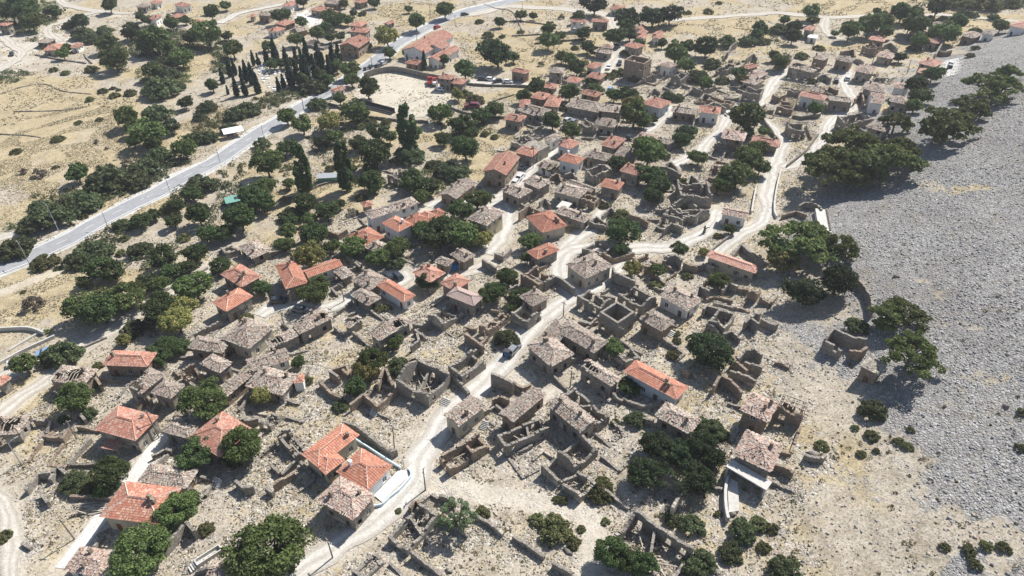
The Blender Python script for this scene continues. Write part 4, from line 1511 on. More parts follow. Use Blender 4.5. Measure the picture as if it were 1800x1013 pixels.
def chimney(rf, x, y, z, hgt, mat, rnd):
    c = MB(); w = rnd.uniform(0.24, 0.32); d = rnd.uniform(0.22, 0.3)
    c.box(x - w, x + w, y - d, y + d, z - 1.0, z + hgt)
    c.box(x - w - .06, x + w + .06, y - d - .06, y + d + .06, z + hgt, z + hgt + 0.1)
    c.box(x - w + .05, x - w + .17, y - d + .05, y + d - .05, z + hgt + 0.1, z + hgt + 0.3)
    c.box(x + w - .17, x + w - .05, y - d + .05, y + d - .05, z + hgt + 0.1, z + hgt + 0.3)
    c.box(x - w - .02, x + w + .02, y - d - .02, y + d + .02, z + hgt + 0.3, z + hgt + 0.37)
    link('chimney', c.mesh('chimney', mat), rf)

def rect_from(P, Q, R, h):
    """Corners of eaves in photo pixels -> centre, size, heading, front side sign."""
    gx, gy = ground(np.array([Q[0]]), np.array([Q[1]]), h)
    cx, cy = float(gx[0]), float(gy[0])
    zg = float(H(cx, cy))
    for _ in range(4):
        z = zg + h
        p = np.array(on_plane(*P, z)); q = np.array(on_plane(*Q, z)); r = np.array(on_plane(*R, z))
        u = p - q; v = r - q
        au = math.atan2(u[1], u[0]); av = math.atan2(v[1], v[0])
        da = (av - au + math.pi) % (2 * math.pi) - math.pi
        s = 1 if da > 0 else -1
        err = da - s * math.pi / 2
        lu, lv = float(np.linalg.norm(u)), float(np.linalg.norm(v))
        wu = lu / (lu + lv)
        au2 = au + err * (1 - wu)
        U = np.array([math.cos(au2), math.sin(au2)]); V = np.array([-U[1], U[0]]) * s
        c = q + U * lu / 2 + V * lv / 2
        zg = float(H(*c))
    return c, lu, lv, au2, s, z, p, q, r

def openings(L, h, rnd, storeys, door, dense=1.0):
    """Windows and a door for a wall of length L: (s0, s1, z0, z1, kind)."""
    out = []
    if L < 2.4: return out
    n = max(1, int(round(L / 3.1 * dense)))
    dpos = rnd.randrange(n) if door else -1
    for fl in range(storeys):
        zb = fl * h / storeys
        for i in range(n):
            c = L * (i + 0.5) / n + rnd.uniform(-.15, .15)
            if fl == 0 and i == dpos: out.append((c - .5, c + .5, zb + 0.1, zb + min(2.1, h - .4), 'door'))
            elif rnd.random() < 0.8:
                w = 0.52; z0 = zb + 0.9; z1 = min(z0 + 1.35, zb + h / storeys - 0.35)
                if z1 > z0 + 0.4: out.append((c - w, c + w, z0, z1, 'win'))
    return out

WALLMAT = {'stone': ['stone', 'stone_patched', 'stone_brown', 'stone_patched'], 'beige': ['beige'], 'white': ['white'], 'blue': ['blue'], 'yellow': ['yellow']}
def house_block(root, rx, ry, rz, ang0, blk, h, kind, rmat, wmat, rnd, dist, has_door=True):
    """One rectangular wing; everything in the root's local frame."""
    c, lu, lv, au, s, zpl = blk
    ca, sa = math.cos(-ang0), math.sin(-ang0)
    lx, ly = (c[0] - rx) * ca - (c[1] - ry) * sa, (c[0] - rx) * sa + (c[1] - ry) * ca
    wing = bpy.data.objects.new('wing', None) if (abs(lx) + abs(ly) > 1e-4 or abs(au - ang0) > 1e-4) else None
    he = zpl - rz                       # eaves above root
    return lx, ly, au - ang0, he

def build_house(blocks, h, kind, rmat, wmat, label, idx):
    rnd = random.Random(1000 + idx)
    B0 = [rect_from(*b, h) for b in blocks]
    c0 = B0[0][0]; ang = B0[0][3]
    corners = []
    for (c, lu, lv, au, s, z, *_) in B0:
        U = np.array([math.cos(au), math.sin(au)]); V = np.array([-U[1], U[0]])
        for i in (-.5, .5):
            for j in (-.5, .5): corners.append(c + U * lu * i + V * lv * j)
    zmin = min(float(H(*k)) for k in corners)
    root = bpy.data.objects.new('house', None); COL.objects.link(root)
    root.location = (c0[0], c0[1], zmin); root.rotation_euler = (0, 0, ang)
    dist = math.hypot(c0[0], c0[1])
    wm = rnd.choice(WALLMAT.get(wmat, ['stone']))
    front_white = wmat == 'white' and rmat in ('old', 'pinkold') 
    for bi, (c, lu, lv, au, s, zpl, *_) in enumerate(B0):
        ca, sa = math.cos(-ang), math.sin(-ang)
        lx = (c[0] - c0[0]) * ca - (c[1] - c0[1]) * sa; ly = (c[0] - c0[0]) * sa + (c[1] - c0[1]) * ca
        da = au - ang
        par = root
        he = zpl - zmin + (0 if bi == 0 else -0.25 * bi)
        ov = 0.32
        L, W = lu - 2 * ov, lv - 2 * ov
        if L < 1.5: L = max(lu - 0.1, 0.8)
        if W < 1.5: W = max(lv - 0.1, 0.8)
        lu = max(lu, L + 0.1); lv = max(lv, W + 0.1)
        M = Matrix.Translation((lx, ly, 0)) @ Matrix.Rotation(da, 4, 'Z')
        def put(o):
            if bi: o.matrix_local = M @ o.matrix_local
        fy = -s * W / 2
        # local corner order so that wall thickness goes inward
        cs = [(-L / 2, -W / 2), (L / 2, -W / 2), (L / 2, W / 2), (-L / 2, W / 2)]
        storeys = 2 if he > 4.9 else 1
        mb = MB(); before = set(root.children)
        rise = None
        for k in range(4):
            p0, p1 = cs[k], cs[(k + 1) % 4]
            LL = math.hypot(p1[0] - p0[0], p1[1] - p0[1])
            is_front = (k == 0 and fy < 0) or (k == 2 and fy > 0)
            is_side = k == 3                      # the wall through Q and R lies at x = -L/2
            ops = openings(LL, he, rnd, storeys, is_front or (is_side and rnd.random() < .3), 1.25 if wmat in ('yellow',) else 1.0)
            if not (is_front or is_side): ops = [o for o in ops if rnd.random() < .4]
            if kind == 'flat': ops = ops[:1]
            gable = None
            top = (lambda q, z=he: z - 0.1)
            if kind == 'gx' and k in (1, 3): top = (lambda q, LL=LL, z=he, b=lv: z - 0.12 + max(0, (b / 2 - abs(q - LL / 2) - 0.3)) * PITCHF)
            if kind == 'gy' and k in (0, 2): top = (lambda q, LL=LL, z=he, b=lu: z - 0.12 + max(0, (b / 2 - abs(q - LL / 2) - 0.3)) * PITCHF)
            extra = []
            if (kind == 'gx' and k in (1, 3)) or (kind == 'gy' and k in (0, 2)):
                extra = [(LL / 2 - 0.01, LL / 2 + 0.05, he + 50, he + 51)]
            # trim corners so that walls butt instead of overlapping
            t = 0.42
            d = ((p1[0] - p0[0]) / LL, (p1[1] - p0[1]) / LL)
            e1 = (p1[0] - d[0] * t, p1[1] - d[1] * t)
            ops = [o for o in ops if o[1] < LL - t - 0.1]
            wall_run(mb, p0, e1, t, -1.0, top, [o[:4] for o in ops] + extra)
            a_ = math.atan2(d[1], d[0])
            inn = (-d[1], d[0])
            for (s0, s1, z0, z1, kd) in ops:
                m_ = (s0 + s1) / 2
                wx, wy = p0[0] + d[0] * m_ + inn[0] * 0.17, p0[1] + d[1] * m_ + inn[1] * 0.17
                ruin_like = rmat in ('oldhole',) or (rmat in ('old', 'pinkold') and rnd.random() < 0.35 and wmat == 'stone')
                if dist > 330: continue
                if kd == 'win':
                    if not ruin_like: window_parts(root, wx, wy, z0, a_, s1 - s0, z1 - z0, 'white' if wmat != 'stone' or rnd.random() < .5 else 'brown')
                elif not ruin_like: door_part(root, wx, wy, z0, a_, s1 - s0, z1 - z0, rnd.choice(['door_brown', 'door_red', 'door_brown']))
        link('wall', mb.mesh('wall', wm), root)
        if kind == 'flat':
            sl = MB(); sl.box(-lu / 2, lu / 2, -lv / 2, lv / 2, he - 0.1, he + 0.12)
            rf = link('roof', sl.mesh('roof', {'concrete': 'conc', 'rubbleroof': 'stone_patched', 'whiteroof': 'sheet_white', 'pinkroof': 'mortar'}[rmat]), root)
            if rmat == 'rubbleroof':
                V, F = rocks(int(lu * lv * 1.6), lambda n: np.stack([RNG.uniform(-lu / 2.1, lu / 2.1, n), RNG.uniform(-lv / 2.1, lv / 2.1, n), np.full(n, he + 0.15)], 1), 0.12, 0.34)
                link('roof_rubble', np_mesh('roof_rubble', V, F, 'stones_pale'), rf, kind='stuff')
        else:
            rf, rise, swap, rxx = roof(root, lu, lv, he, kind, rmat, dist, rnd=rnd)
            nch = 0 if min(lu, lv) < 4 else rnd.choice([1, 1, 2, 2] if dist < 260 else [0, 1, 1])
            for q in range(nch):
                sx = rnd.choice([-1, 1]) * rnd.uniform(.2, .36) * lu; sy = -s * rnd.uniform(-.3, .34) * lv
                fx = 1 - abs(sx) / (lu / 2); fyv = 1 - abs(sy) / (lv / 2)
                if kind == 'hip': zz = he + min(fx * lu, fyv * lv) / 2 * PITCHF
                elif swap: zz = he + fx * lu / 2 * PITCHF
                else: zz = he + fyv * lv / 2 * PITCHF
                chimney(rf, sx, sy, zz, rnd.uniform(0.7, 1.1), 'white_paint' if (wmat == 'white' and rmat == 'orange') else 'stone_brown', rnd)
        if bi:
            for o in set(root.children) - before: put(o)
    size = max(b[1] for b in B0) * max(b[2] for b in B0)
    return root, c0, h, size, B0

RUIN_N = [0]
def build_ruin(P, Q, R, h, label, rafters, idx):
    rnd = random.Random(5000 + idx)
    c, lu, lv, au, s, z, p, q, r = rect_from(P, Q, R, h)
    zmin = min(float(H(*(c + np.array([dx, dy])))) for dx in (-3, 3) for dy in (-3, 3))
    zmin = min(zmin, float(H(*q)))
    root = bpy.data.objects.new('ruined_house', None); COL.objects.link(root)
    root.location = (c[0], c[1], zmin); root.rotation_euler = (0, 0, au)
    dist = math.hypot(*c)
    hh = z - zmin
    L, W = lu, lv
    cs = [(-L / 2, -W / 2), (L / 2, -W / 2), (L / 2, W / 2), (-L / 2, W / 2)]
    t = 0.55
    mat = rnd.choice(['stone', 'stone_patched', 'stone_brown', 'stone'])
    level = bool(label and 'level' in label)
    for k in range(4):
        p0, p1 = cs[k], cs[(k + 1) % 4]
        LL = math.hypot(p1[0] - p0[0], p1[1] - p0[1]); d = ((p1[0] - p0[0]) / LL, (p1[1] - p0[1]) / LL)
        front = (k == 0 and s > 0) or (k == 2 and s < 0) or k == 3
        f = 1.0 if front else (1.0 if level else rnd.uniform(0.55, 1.05))
        drop = 0 if level else rnd.choice([0.1, 0.4, 0.8, 1.2])
        w = n1(idx * 10 + k); amp = 0.08 if level else rnd.uniform(0.4, 1.3)
        ends = (1.0, 1.0)
        gable = (not level) and (LL < max(L, W) - 0.5) and rnd.random() < 0.25
        def top(q, w=w, amp=amp, f=f, LL=LL, drop=drop, gable=gable):
            e = abs(q / LL - 0.5) * 2
            v = hh * f - amp * (0.5 + 0.5 * w(q * 1.3)) - drop * max(0, 1 - e * 1.2) * hh * 0.45 * (0.5 + 0.5 * w(q * .7 + 3))
            if gable: v = hh * f + (1 - e) * LL * 0.2 - amp * 0.3
            return max(0.5, v)
        ops = []
        if hh > 2.6:
            for (a, b, z0, z1, kd) in openings(LL, min(hh, 4.2) if hh < 6.5 else hh, rnd, 2 if hh > 6.5 else 1, rnd.random() < .5):
                if b < LL - 0.8 and a > 0.7 and (level or rnd.random() < 0.75): ops.append((a, b, z0 + 0.1, z1 + (0.1 if kd == 'win' else 0)))
        mb = MB()
        e1 = (p1[0] - d[0] * t, p1[1] - d[1] * t)
        wall_run(mb, p0, e1, t, -1.0, top, ops, 0.7 if dist < 220 else 1.1, 0.03 if level else 0.2, rnd)
        if mb.v: link('wall', mb.mesh('wall', mat), root)
    if max(L, W) > 7.5 and not level and rnd.random() < .8:
        mb = MB(); w = n1(idx * 10 + 7)
        if L > W: a0, a1 = (rnd.uniform(-.15, .15) * L, -W / 2 + t), (rnd.uniform(-.15, .15) * L, W / 2 - t)
        else: a0, a1 = (L / 2 - t, rnd.uniform(-.15, .15) * W), (-L / 2 + t, rnd.uniform(-.15, .15) * W)
        wall_run(mb, a0, a1, 0.45, -1.0, lambda q: max(0.4, hh * 0.72 - 0.9 * (0.5 + 0.5 * w(q * 1.5))), [], 0.8, 0.16, rnd)
        link('partition_wall', mb.mesh('partition_wall', mat), root)
    if rafters:
        for i in range(int(L / 0.9) + 1):
            x = -L / 2 + 0.3 + i * 0.9
            b = MB(); b.beam((x, -W / 2, hh + rnd.uniform(0, .1)), (x + rnd.uniform(-.2, .2), W / 2, hh + rnd.uniform(0, .1)), 0.13, 0.15); link('rafter', b.mesh('rafter', 'pale_wood'), root)
        for j in range(3):
            y = -W / 2 + W * (j + .7) / 3.4
            b = MB(); b.beam((-L / 2, y, hh + 0.22), (L / 2, y + rnd.uniform(-.2, .2), hh + 0.22), 0.14, 0.14); link('rafter', b.mesh('rafter', 'pale_wood'), root)
    elif dist < 260:
        for i in range(rnd.randint(5, 14)):
            x, y = rnd.uniform(-.4, .4) * L, rnd.uniform(-.4, .4) * W; a = rnd.uniform(0, 6.3); l = min(L, W) * rnd.uniform(.3, .5)
            z1 = rnd.uniform(0.5, hh * .6)
            b = MB(); b.beam((x - math.cos(a) * l, y - math.sin(a) * l, 0.35), (x + math.cos(a) * l, y + math.sin(a) * l, z1), 0.15, 0.15)
            x0_, y0_ = x - math.cos(a) * l, y - math.sin(a) * l; x1_, y1_ = x + math.cos(a) * l, y + math.sin(a) * l
            if max(abs(x0_), abs(x1_)) < L / 2 - .6 and max(abs(y0_), abs(y1_)) < W / 2 - .6: link('fallen_beam', b.mesh('fallen_beam', 'pale_wood'), root)
    RUIN_SPOTS.append((float(c[0]), float(c[1]), 0.62 * max(L, W)))
    if dist < 330: YARDS.append((root, c, au, L, W, zmin, mat, idx, dist))
    if L * W > 4:
        n = int(min(L * W * 3.4, 600)) if dist < 260 else int(L * W * 1.0)
        cent = rnd.uniform(-.3, .3), rnd.uniform(-.3, .3)
        def pos(n):
            x = RNG.uniform(-L / 2 + .6, L / 2 - .6, n) if L > 1.4 else np.zeros(n); y = RNG.uniform(-W / 2 + .6, W / 2 - .6, n) if W > 1.4 else np.zeros(n)
            hp = 1.2 * np.exp(-(((x - cent[0] * L) / (L * .32)) ** 2 + ((y - cent[1] * W) / (W * .32)) ** 2))
            ca, sa = math.cos(au), math.sin(au)
            gz = H(c[0] + x * ca - y * sa, c[1] + x * sa + y * ca) - zmin
            return np.stack([x, y, gz + hp * RNG.random(n)], 1)
        V, F = rocks(n, pos, 0.12, 0.42 if dist < 200 else 0.6)
        link('rubble', np_mesh('rubble', V, F, 'stones_pale'), root, kind='stuff')
    return root, c, L * W

def rocks(n, posf, s0, s1, flat=0.65):
    """n angular stones as jittered octahedra."""
    P = posf(n)
    S = s0 + (s1 - s0) * RNG.random(n) ** 2.6
    base = np.array([(1, 0, 0), (0, 1, 0), (-1, 0, 0), (0, -1, 0), (0, 0, 1), (0, 0, -1)], float)
    A = RNG.uniform(0, 6.28, n); ca, sa = np.cos(A), np.sin(A)
    sc = np.stack([S * RNG.uniform(.7, 1.4, n), S * RNG.uniform(.6, 1.0, n), S * RNG.uniform(.35, .9, n) * flat * 1.5], 1)
    V = base[None] * sc[:, None, :] + RNG.normal(0, 0.22, (n, 6, 3)) * S[:, None, None]
    x = V[..., 0] * ca[:, None] - V[..., 1] * sa[:, None]; y = V[..., 0] * sa[:, None] + V[..., 1] * ca[:, None]
    V = np.stack([x, y, V[..., 2]], 2) + P[:, None, :]
    f = np.array([(0, 1, 4), (1, 2, 4), (2, 3, 4), (3, 0, 4), (1, 0, 5), (2, 1, 5), (3, 2, 5), (0, 3, 5)])
    F = ((np.arange(n) * 6)[:, None, None] + f[None]).reshape(-1, 3)
    return V.reshape(-1, 3), F

def build_wall(name, pts, h, thick, mat, rough, idx, closed=False, jag=True):
    """A free-standing wall along world xy points, following the ground."""
    rnd = random.Random(9000 + idx)
    c = np.mean(pts, axis=0); zc = float(H(*c))
    o = None
    mb = MB(); w = n1(idx * 3 + 1)
    s_acc = 0
    for a, b in zip(pts[:-1], pts[1:]):
        LL = float(np.hypot(*(b - a)))
        if LL < 0.3: continue
        ga = float(H(*a)) - zc; gb = float(H(*b)) - zc
        amp = 0.3 * h if jag else 0.0
        def top(q): return ga + (gb - ga) * q / LL + max(0.25, h - amp * (0.5 + 0.5 * w((q + s_acc) * 0.9)))
        ops = []
        if jag and h > 3.1 and LL > 3.5 and rnd.random() < 0.7:
            m_ = LL * rnd.uniform(.3, .6); ops.append((m_ - .45, m_ + .45, ga + 1.3, ga + 2.5))
        wall_run(mb, tuple(a - c), tuple(b - c), thick, min(ga, gb) - 0.8, top, ops, 0.7 if c[1] < 220 else 1.2, rough, rnd)
        s_acc += LL
    if not mb.v: return None, c
    o = link(name, mb.mesh(name, mat))
    o.location = (c[0], c[1], zc)
    return o, c

def HK(h): return 0.82 if h >= 3.8 else 0.92
def build_all_houses():
    hi = 0
    for ln, cv in parse(HOUSES):
        hi += 1
        body, _, label = ln.partition(';'); label = label.strip()
        tok = body.split()
        if tok[0] == 'h' or tok[0] == 'L':
            if tok[0] == 'h':
                P, Q, R = [cv(t) for t in tok[1:4]]; hh = float(tok[4]); kind, rm, wm = tok[5:8]; hh *= HK(hh); blocks = [(P, Q, R)]
            else:
                hh = float(tok[1]) * HK(float(tok[1])); kind, rm, wm = tok[2:5]
                if '|' in label: label, _, rest = label.partition('|')
                label = label.strip()
                blocks = [tuple(cv(t) for t in b.split()) for b in rest.split('|')]
            root, c, h, size, B0 = build_house(blocks, hh, kind, rm, wm, label, hi)
            z = root.location.z + hh
            if not label:
                sz = 'small' if size < 45 else ('large' if size > 120 else 'mid-sized')
                tw = {'red': 'weathered red roof', 'orange': 'fresh orange roof', 'speck': 'speckled red roof', 'pink': 'smooth pink roof', 'brown': 'brown-red roof', 'pinkgrey': 'pinkish grey roof', 'old': 'grey mottled roof', 'pinkold': 'pinkish mottled roof', 'oldhole': 'caving holed roof', 'concrete': 'flat concrete top', 'rubbleroof': 'flat rubbly top', 'whiteroof': 'flat white top', 'pinkroof': 'flat pale-pink top'}[rm]
                ww = {'stone': 'stone', 'white': 'white', 'beige': 'plastered', 'blue': 'bluish', 'yellow': 'yellow-walled'}[wm]
                note(root, f'{sz} {ww} house, {tw},', 'house', 'houses of the village', c[0], c[1], z)
            else:
                note(root, label, 'house', 'houses of the village', c[0], c[1], z, True)
            RUIN_SPOTS.append((float(c[0]), float(c[1]), 0.35 * math.sqrt(size))) if rm == 'oldhole' else None
            HOUSE_SPOTS.append((float(c[0]), float(c[1]), B0[0][1], B0[0][2], B0[0][3]))
            if rm in ('old', 'oldhole', 'pinkold') and math.hypot(*c) < 300: YARDS.append((root, c, B0[0][3], B0[0][1] - .7, B0[0][2] - .7, root.location.z, 'stone', hi, math.hypot(*c)))
        elif tok[0] in 'rR':
            P, Q, R = [cv(t) for t in tok[1:4]]; hh = float(tok[4]) * (.95 if label and 'level' in label else .78)
            root, c, size = build_ruin(P, Q, R, hh, label, tok[0] == 'R', hi)
            sz = 'small' if size < 45 else ('large' if size > 120 else 'mid-sized')
            if label: note(root, label, 'ruin', 'roofless ruins of the village', c[0], c[1], root.location.z + hh, True)
            else: note(root, f'{sz} roofless stone ruin', 'ruin', 'roofless ruins of the village', c[0], c[1], root.location.z + hh)
        elif tok[0] == 'w':
            hh = float(tok[1]) * (1 if label else .85); px = np.array([cv(t) for t in tok[2:]])
            gx, gy = ground(px[:, 0], px[:, 1], hh)
            pts = np.stack([gx, gy], 1)
            smooth = label and ('parapet' in label or 'pale wall' in label)
            o, c = build_wall('parapet_wall' if smooth else 'ruined_wall', pts, hh, 0.4 if smooth else 0.55, 'conc' if smooth else random.choice(['stone', 'stone_patched', 'stone_brown']), 0.02 if smooth else 0.15, hi, jag=not smooth)
            if o is None: continue
            if not smooth: RUIN_SPOTS.append((float(c[0]), float(c[1]), 3.5))
            if label: note(o, label, 'wall', None, c[0], c[1], None, True)
            else: note(o, ('tall' if hh >= 3.4 else 'low' if hh < 2.1 else 'mid-height') + ' broken stone wall', 'wall', 'broken walls of fallen houses', c[0], c[1])
HOUSE_SPOTS = []
YARDS = []
def build_yard_walls():
    """Broken yard and room walls running off the corners of old houses and ruins, wherever open ground is left."""
    taken = []
    for root, c, au, L, W, z0, mat, idx, dist in YARDS:
        rnd = random.Random(3300 + idx); ca, sa = math.cos(au), math.sin(au)
        made = 0
        for cx, cy, dx, dy in rnd.sample([(sx * L / 2, sy * W / 2, ex, ey) for sx in (-1, 1) for sy in (-1, 1) for ex, ey in ((sx, 0), (0, sy))], 8):
            if made >= 3: break
            ln_ = rnd.uniform(3.0, 7.5)
            pts = [(cx + dx * .6, cy + dy * .6), (cx + dx * ln_, cy + dy * ln_)]
            if rnd.random() < .6:
                t = rnd.choice([-1, 1]) * rnd.uniform(2.5, 5); pts.append((pts[1][0] + dy * t, pts[1][1] + dx * t))
            S = []
            for a, b in zip(pts[:-1], pts[1:]):
                for f in np.linspace(0, 1, 6): S.append((a[0] + (b[0] - a[0]) * f, a[1] + (b[1] - a[1]) * f))
            S = np.array(S); wx = c[0] + S[:, 0] * ca - S[:, 1] * sa; wy = c[1] + S[:, 0] * sa + S[:, 1] * ca
            if (road_dist(wx, wy) < 0.4).any() or in_house(wx[1:], wy[1:]).any(): continue
            if (wx > xscree(wy) + 2).any(): continue
            if any(((wx[1:, None] - t_[0][None]) ** 2 + (wy[1:, None] - t_[1][None]) ** 2).min() < 1.5 for t_ in taken): continue
            if any(abs(wx - q[1][0]).min() < 12 and ((np.abs((wx - q[1][0]) * math.cos(q[2]) + (wy - q[1][1]) * math.sin(q[2])) < q[3] / 2 + .3) & (np.abs(-(wx - q[1][0]) * math.sin(q[2]) + (wy - q[1][1]) * math.cos(q[2])) < q[4] / 2 + .3))[1:].any() for q in YARDS): continue
            taken.append((wx, wy)); made += 1
            h = rnd.uniform(.7, 2.3); mb = MB(); w = n1(idx * 7 + made)
            acc = 0
            for a, b in zip(pts[:-1], pts[1:]):
                ga = float(H(c[0] + a[0] * ca - a[1] * sa, c[1] + a[0] * sa + a[1] * ca)) - z0; gb = float(H(c[0] + b[0] * ca - b[1] * sa, c[1] + b[0] * sa + b[1] * ca)) - z0
                LL = math.hypot(b[0] - a[0], b[1] - a[1])
                wall_run(mb, a, b, .5, min(ga, gb) - .6, (lambda q, ga=ga, gb=gb, LL=LL, acc=acc: ga + (gb - ga) * q / LL + max(.2, h * (1 - .55 * (q + acc) / (LL + acc + .1)) - .5 * (0.5 + .5 * w(q + acc)))), [], .7 if dist < 220 else 1.1, .16, rnd)
                acc += LL
            if mb.v: link('yard_wall', mb.mesh('yard_wall', mat), root)
            RUIN_SPOTS.append((float(wx[-1]), float(wy[-1]), 2.6))
def build_villas():
    """The two orange-roofed villas: one L-shaped with a wing towards the viewer, one square with a pyramid roof."""
    rnd = random.Random(77)
    T = lambda x, y: (450 + x / 2.98, 673 + y / 2.98)
    items = [(('house', 'orange-tiled L-shaped villa with grey walls and a small wing'), [(T(455, 218), T(532, 276), T(328, 438)), (T(292, 405), T(365, 470), T(457, 402))], 4.0, 'hip', 'orange', 'beige'),
             (('house', 'orange pyramid-roofed villa with white walls and a paved yard'), [(T(425, 470), T(585, 560), T(710, 440))], 3.6, 'hip', 'orange', 'white'),
             (('house', 'old stone house with patchy grey-pink tiles below the orange villas'), [(T(330, 610), T(510, 715), T(618, 590))], 4.3, 'hip', 'pinkold', 'stone')]
    for i, ((nm, lb), bl, h, k, rm, wm) in enumerate(items):
        root, c, hh, size, B0 = build_house(bl, h, k, rm, wm, lb, 700 + i)
        note(root, lb, 'house', 'houses of the village', c[0], c[1], root.location.z + h, True)
        for b in B0: HOUSE_SPOTS.append((float(b[0][0]), float(b[0][1]), b[1], b[2], b[3]))
# ---------------------------------------------------------------- vegetation
def leaf_quads(P, Nrm, size, aspect=1.5, squash=0.35):
    """Leaf-sized pointed faces at P, facing roughly along Nrm."""
    n = len(P)
    a = RNG.normal(0, 1, (n, 3)); t = a - Nrm * (a * Nrm).sum(1)[:, None]; t /= np.linalg.norm(t, axis=1)[:, None] + 1e-9
    b = np.cross(Nrm, t)
    s = size * RNG.uniform(.6, 1.35, n)[:, None]
    V = np.stack([P - t * s * aspect * .5, P + b * s * .5 + Nrm * s * squash * .3, P + t * s * aspect * .5, P - b * s * .5 - Nrm * s * squash * .1], 1)
    F = (np.arange(n) * 4)[:, None] + np.arange(4)[None]
    return V.reshape(-1, 3), F

def unit(n):
    v = RNG.normal(0, 1, (n, 3)); return v / np.linalg.norm(v, axis=1)[:, None]

# kind: canopy height ratio, trunk share, leaf material, shape
SPEC = {
    'd': dict(hh=0.74, base=0.07, mat='leaf_d', shape='round', k=84),
    'k': dict(hh=0.72, base=0.05, mat='leaf_k', shape='round', k=84),
    'g': dict(hh=0.74, base=0.08, mat='leaf_g', shape='round', k=84),
    'y': dict(hh=0.72, base=0.08, mat='leaf_y', shape='round', k=84),
    'o': dict(hh=0.48, base=0.04, mat='leaf_o', shape='mound', k=64),
    's': dict(hh=0.42, base=0.02, mat='leaf_s', shape='mound', k=46),
    'a': dict(hh=0.68, base=0.22, mat='leaf_a', shape='flat', k=72),
    'c': dict(hh=2.5, base=0.1, mat='leaf_c', shape='cypress', k=60),
    'p': dict(hh=2.6, base=0.15, mat='leaf_p', shape='poplar', k=64),
    'b': dict(hh=0.62, base=0.08, mat='leaf_b', shape='mound', k=26),
    'n': dict(hh=0.85, base=0.2, mat='leaf_n', shape='sparse', k=30),
}
PROTO = {}
def proto(kind, var, lod):
    key = (kind, var, lod)
    if key in PROTO: return PROTO[key]
    sp = SPEC[kind]; hh, bs = sp['hh'], sp['base']
    rnd = random.Random(hash((kind, var)) % 9999 + 17 * var)
    K = sp['k']; shape = sp['shape']
    n_leaf = {0: 9500, 1: 4200, 2: 2100}[lod]; size = {0: 0.026, 1: 0.039, 2: 0.056}[lod]
    if shape in ('cypress', 'poplar'): size *= 1.9; n_leaf = int(n_leaf * 1.5)
    C = []; Rr = []
    ch = hh - bs
    for i in range(K):
        if shape == 'round':
            d = unit(1)[0]; d[2] = d[2] * 0.9 + 0.12
            r = RNG.uniform(.55, 1.0) ** 0.6
            c = np.array([d[0] * .36 * r, d[1] * .36 * r, bs + ch * .5 + d[2] * ch * .38 * r]); rr = RNG.uniform(.06, .13)
        elif shape == 'mound':
            a = RNG.uniform(0, 6.28); r = math.sqrt(RNG.random()) * .40
            top = hh * (1 - (r / .5) ** 2) * .78
            c = np.array([math.cos(a) * r, math.sin(a) * r, max(.05, top * RNG.uniform(.45, 1.0))]); rr = RNG.uniform(.055, .115)
        elif shape == 'flat':
            a = RNG.uniform(0, 6.28); r = math.sqrt(RNG.random()) * .42
            c = np.array([math.cos(a) * r, math.sin(a) * r, hh - .12 - .26 * (r / .42) ** 2 * .9 + RNG.normal(0, .045)]); rr = RNG.uniform(.055, .105)
        elif shape == 'cypress':
            t = RNG.random(); w = .40 * (math.sin(math.pi * min(1, (t * .9 + .1)) ** .75) * .85 + .1) * (1 - t * .55)
            a = RNG.uniform(0, 6.28); c = np.array([math.cos(a) * w * .7, math.sin(a) * w * .7, bs + t * ch * .97]); rr = RNG.uniform(.12, .2) * (1.1 - t * .6)
        elif shape == 'poplar':
            t = RNG.random(); w = .34 * (math.sin(math.pi * (t * .8 + .12)) ** .7)
            a = RNG.uniform(0, 6.28); c = np.array([math.cos(a) * w, math.sin(a) * w, bs + t * ch * .95]); rr = RNG.uniform(.11, .19) * (1.1 - .5 * t)
        else:
            d = unit(1)[0]; d[2] = abs(d[2]) * .8
            r = RNG.uniform(.6, 1)
            c = np.array([d[0] * .42 * r, d[1] * .42 * r, bs + .2 + d[2] * .45 * r]); rr = RNG.uniform(.05, .10)
        C.append(c); Rr.append(rr)
    # uneven outline: a few clumps pushed out
    C = np.array(C); Rr = np.array(Rr)
    if shape in ('round', 'flat'):
        cen = np.array([0, 0, bs + ch * .5]); m = RNG.random(K) < .2
        C[m] = cen + (C[m] - cen) * RNG.uniform(1.05, 1.3, (m.sum(), 1))
        for _ in range(3):
            a_ = RNG.uniform(0, 6.28); dv = np.array([math.cos(a_), math.sin(a_), RNG.uniform(-.2, .5)]); q = (C - cen) @ dv
            C = C + np.outer(np.maximum(0, q) * RNG.uniform(-.35, .45), dv)
    dens = Rr ** 2; dens /= dens.sum()
    who = RNG.choice(K, n_leaf, p=dens)
    d = unit(n_leaf); d[:, 2] = np.where(d[:, 2] < -.35, -d[:, 2], d[:, 2])
    zs = 0.75 if shape in ('round', 'mound', 'sparse') else (0.5 if shape == 'flat' else 1.9)
    rad = Rr[who] * RNG.uniform(.55, 1.0, n_leaf) ** .5 * RNG.choice([1, 1, 1, 1.2], n_leaf)
    P = C[who] + d * rad[:, None] * np.array([1, 1, zs])
    P[:, 2] = np.maximum(P[:, 2], .01)
    N = d + RNG.normal(0, .8, d.shape) + np.array([0, 0, .2]); N /= np.linalg.norm(N, axis=1)[:, None]
    if shape == 'sparse': n2 = n_leaf // 2; P, N = P[:n2], N[:n2]; size *= .8
    if kind == 'b':   n2 = n_leaf // 2; P, N = P[:n2], N[:n2]
    V, F = leaf_quads(P, N, size, 1.7 if shape not in ('cypress', 'poplar') else 2.2)
    crown = np_mesh('crown', V, F, sp['mat'])
    # trunk and limbs reaching into the clumps
    mb = MB(); rt = .030 if hh < 1.5 else .05
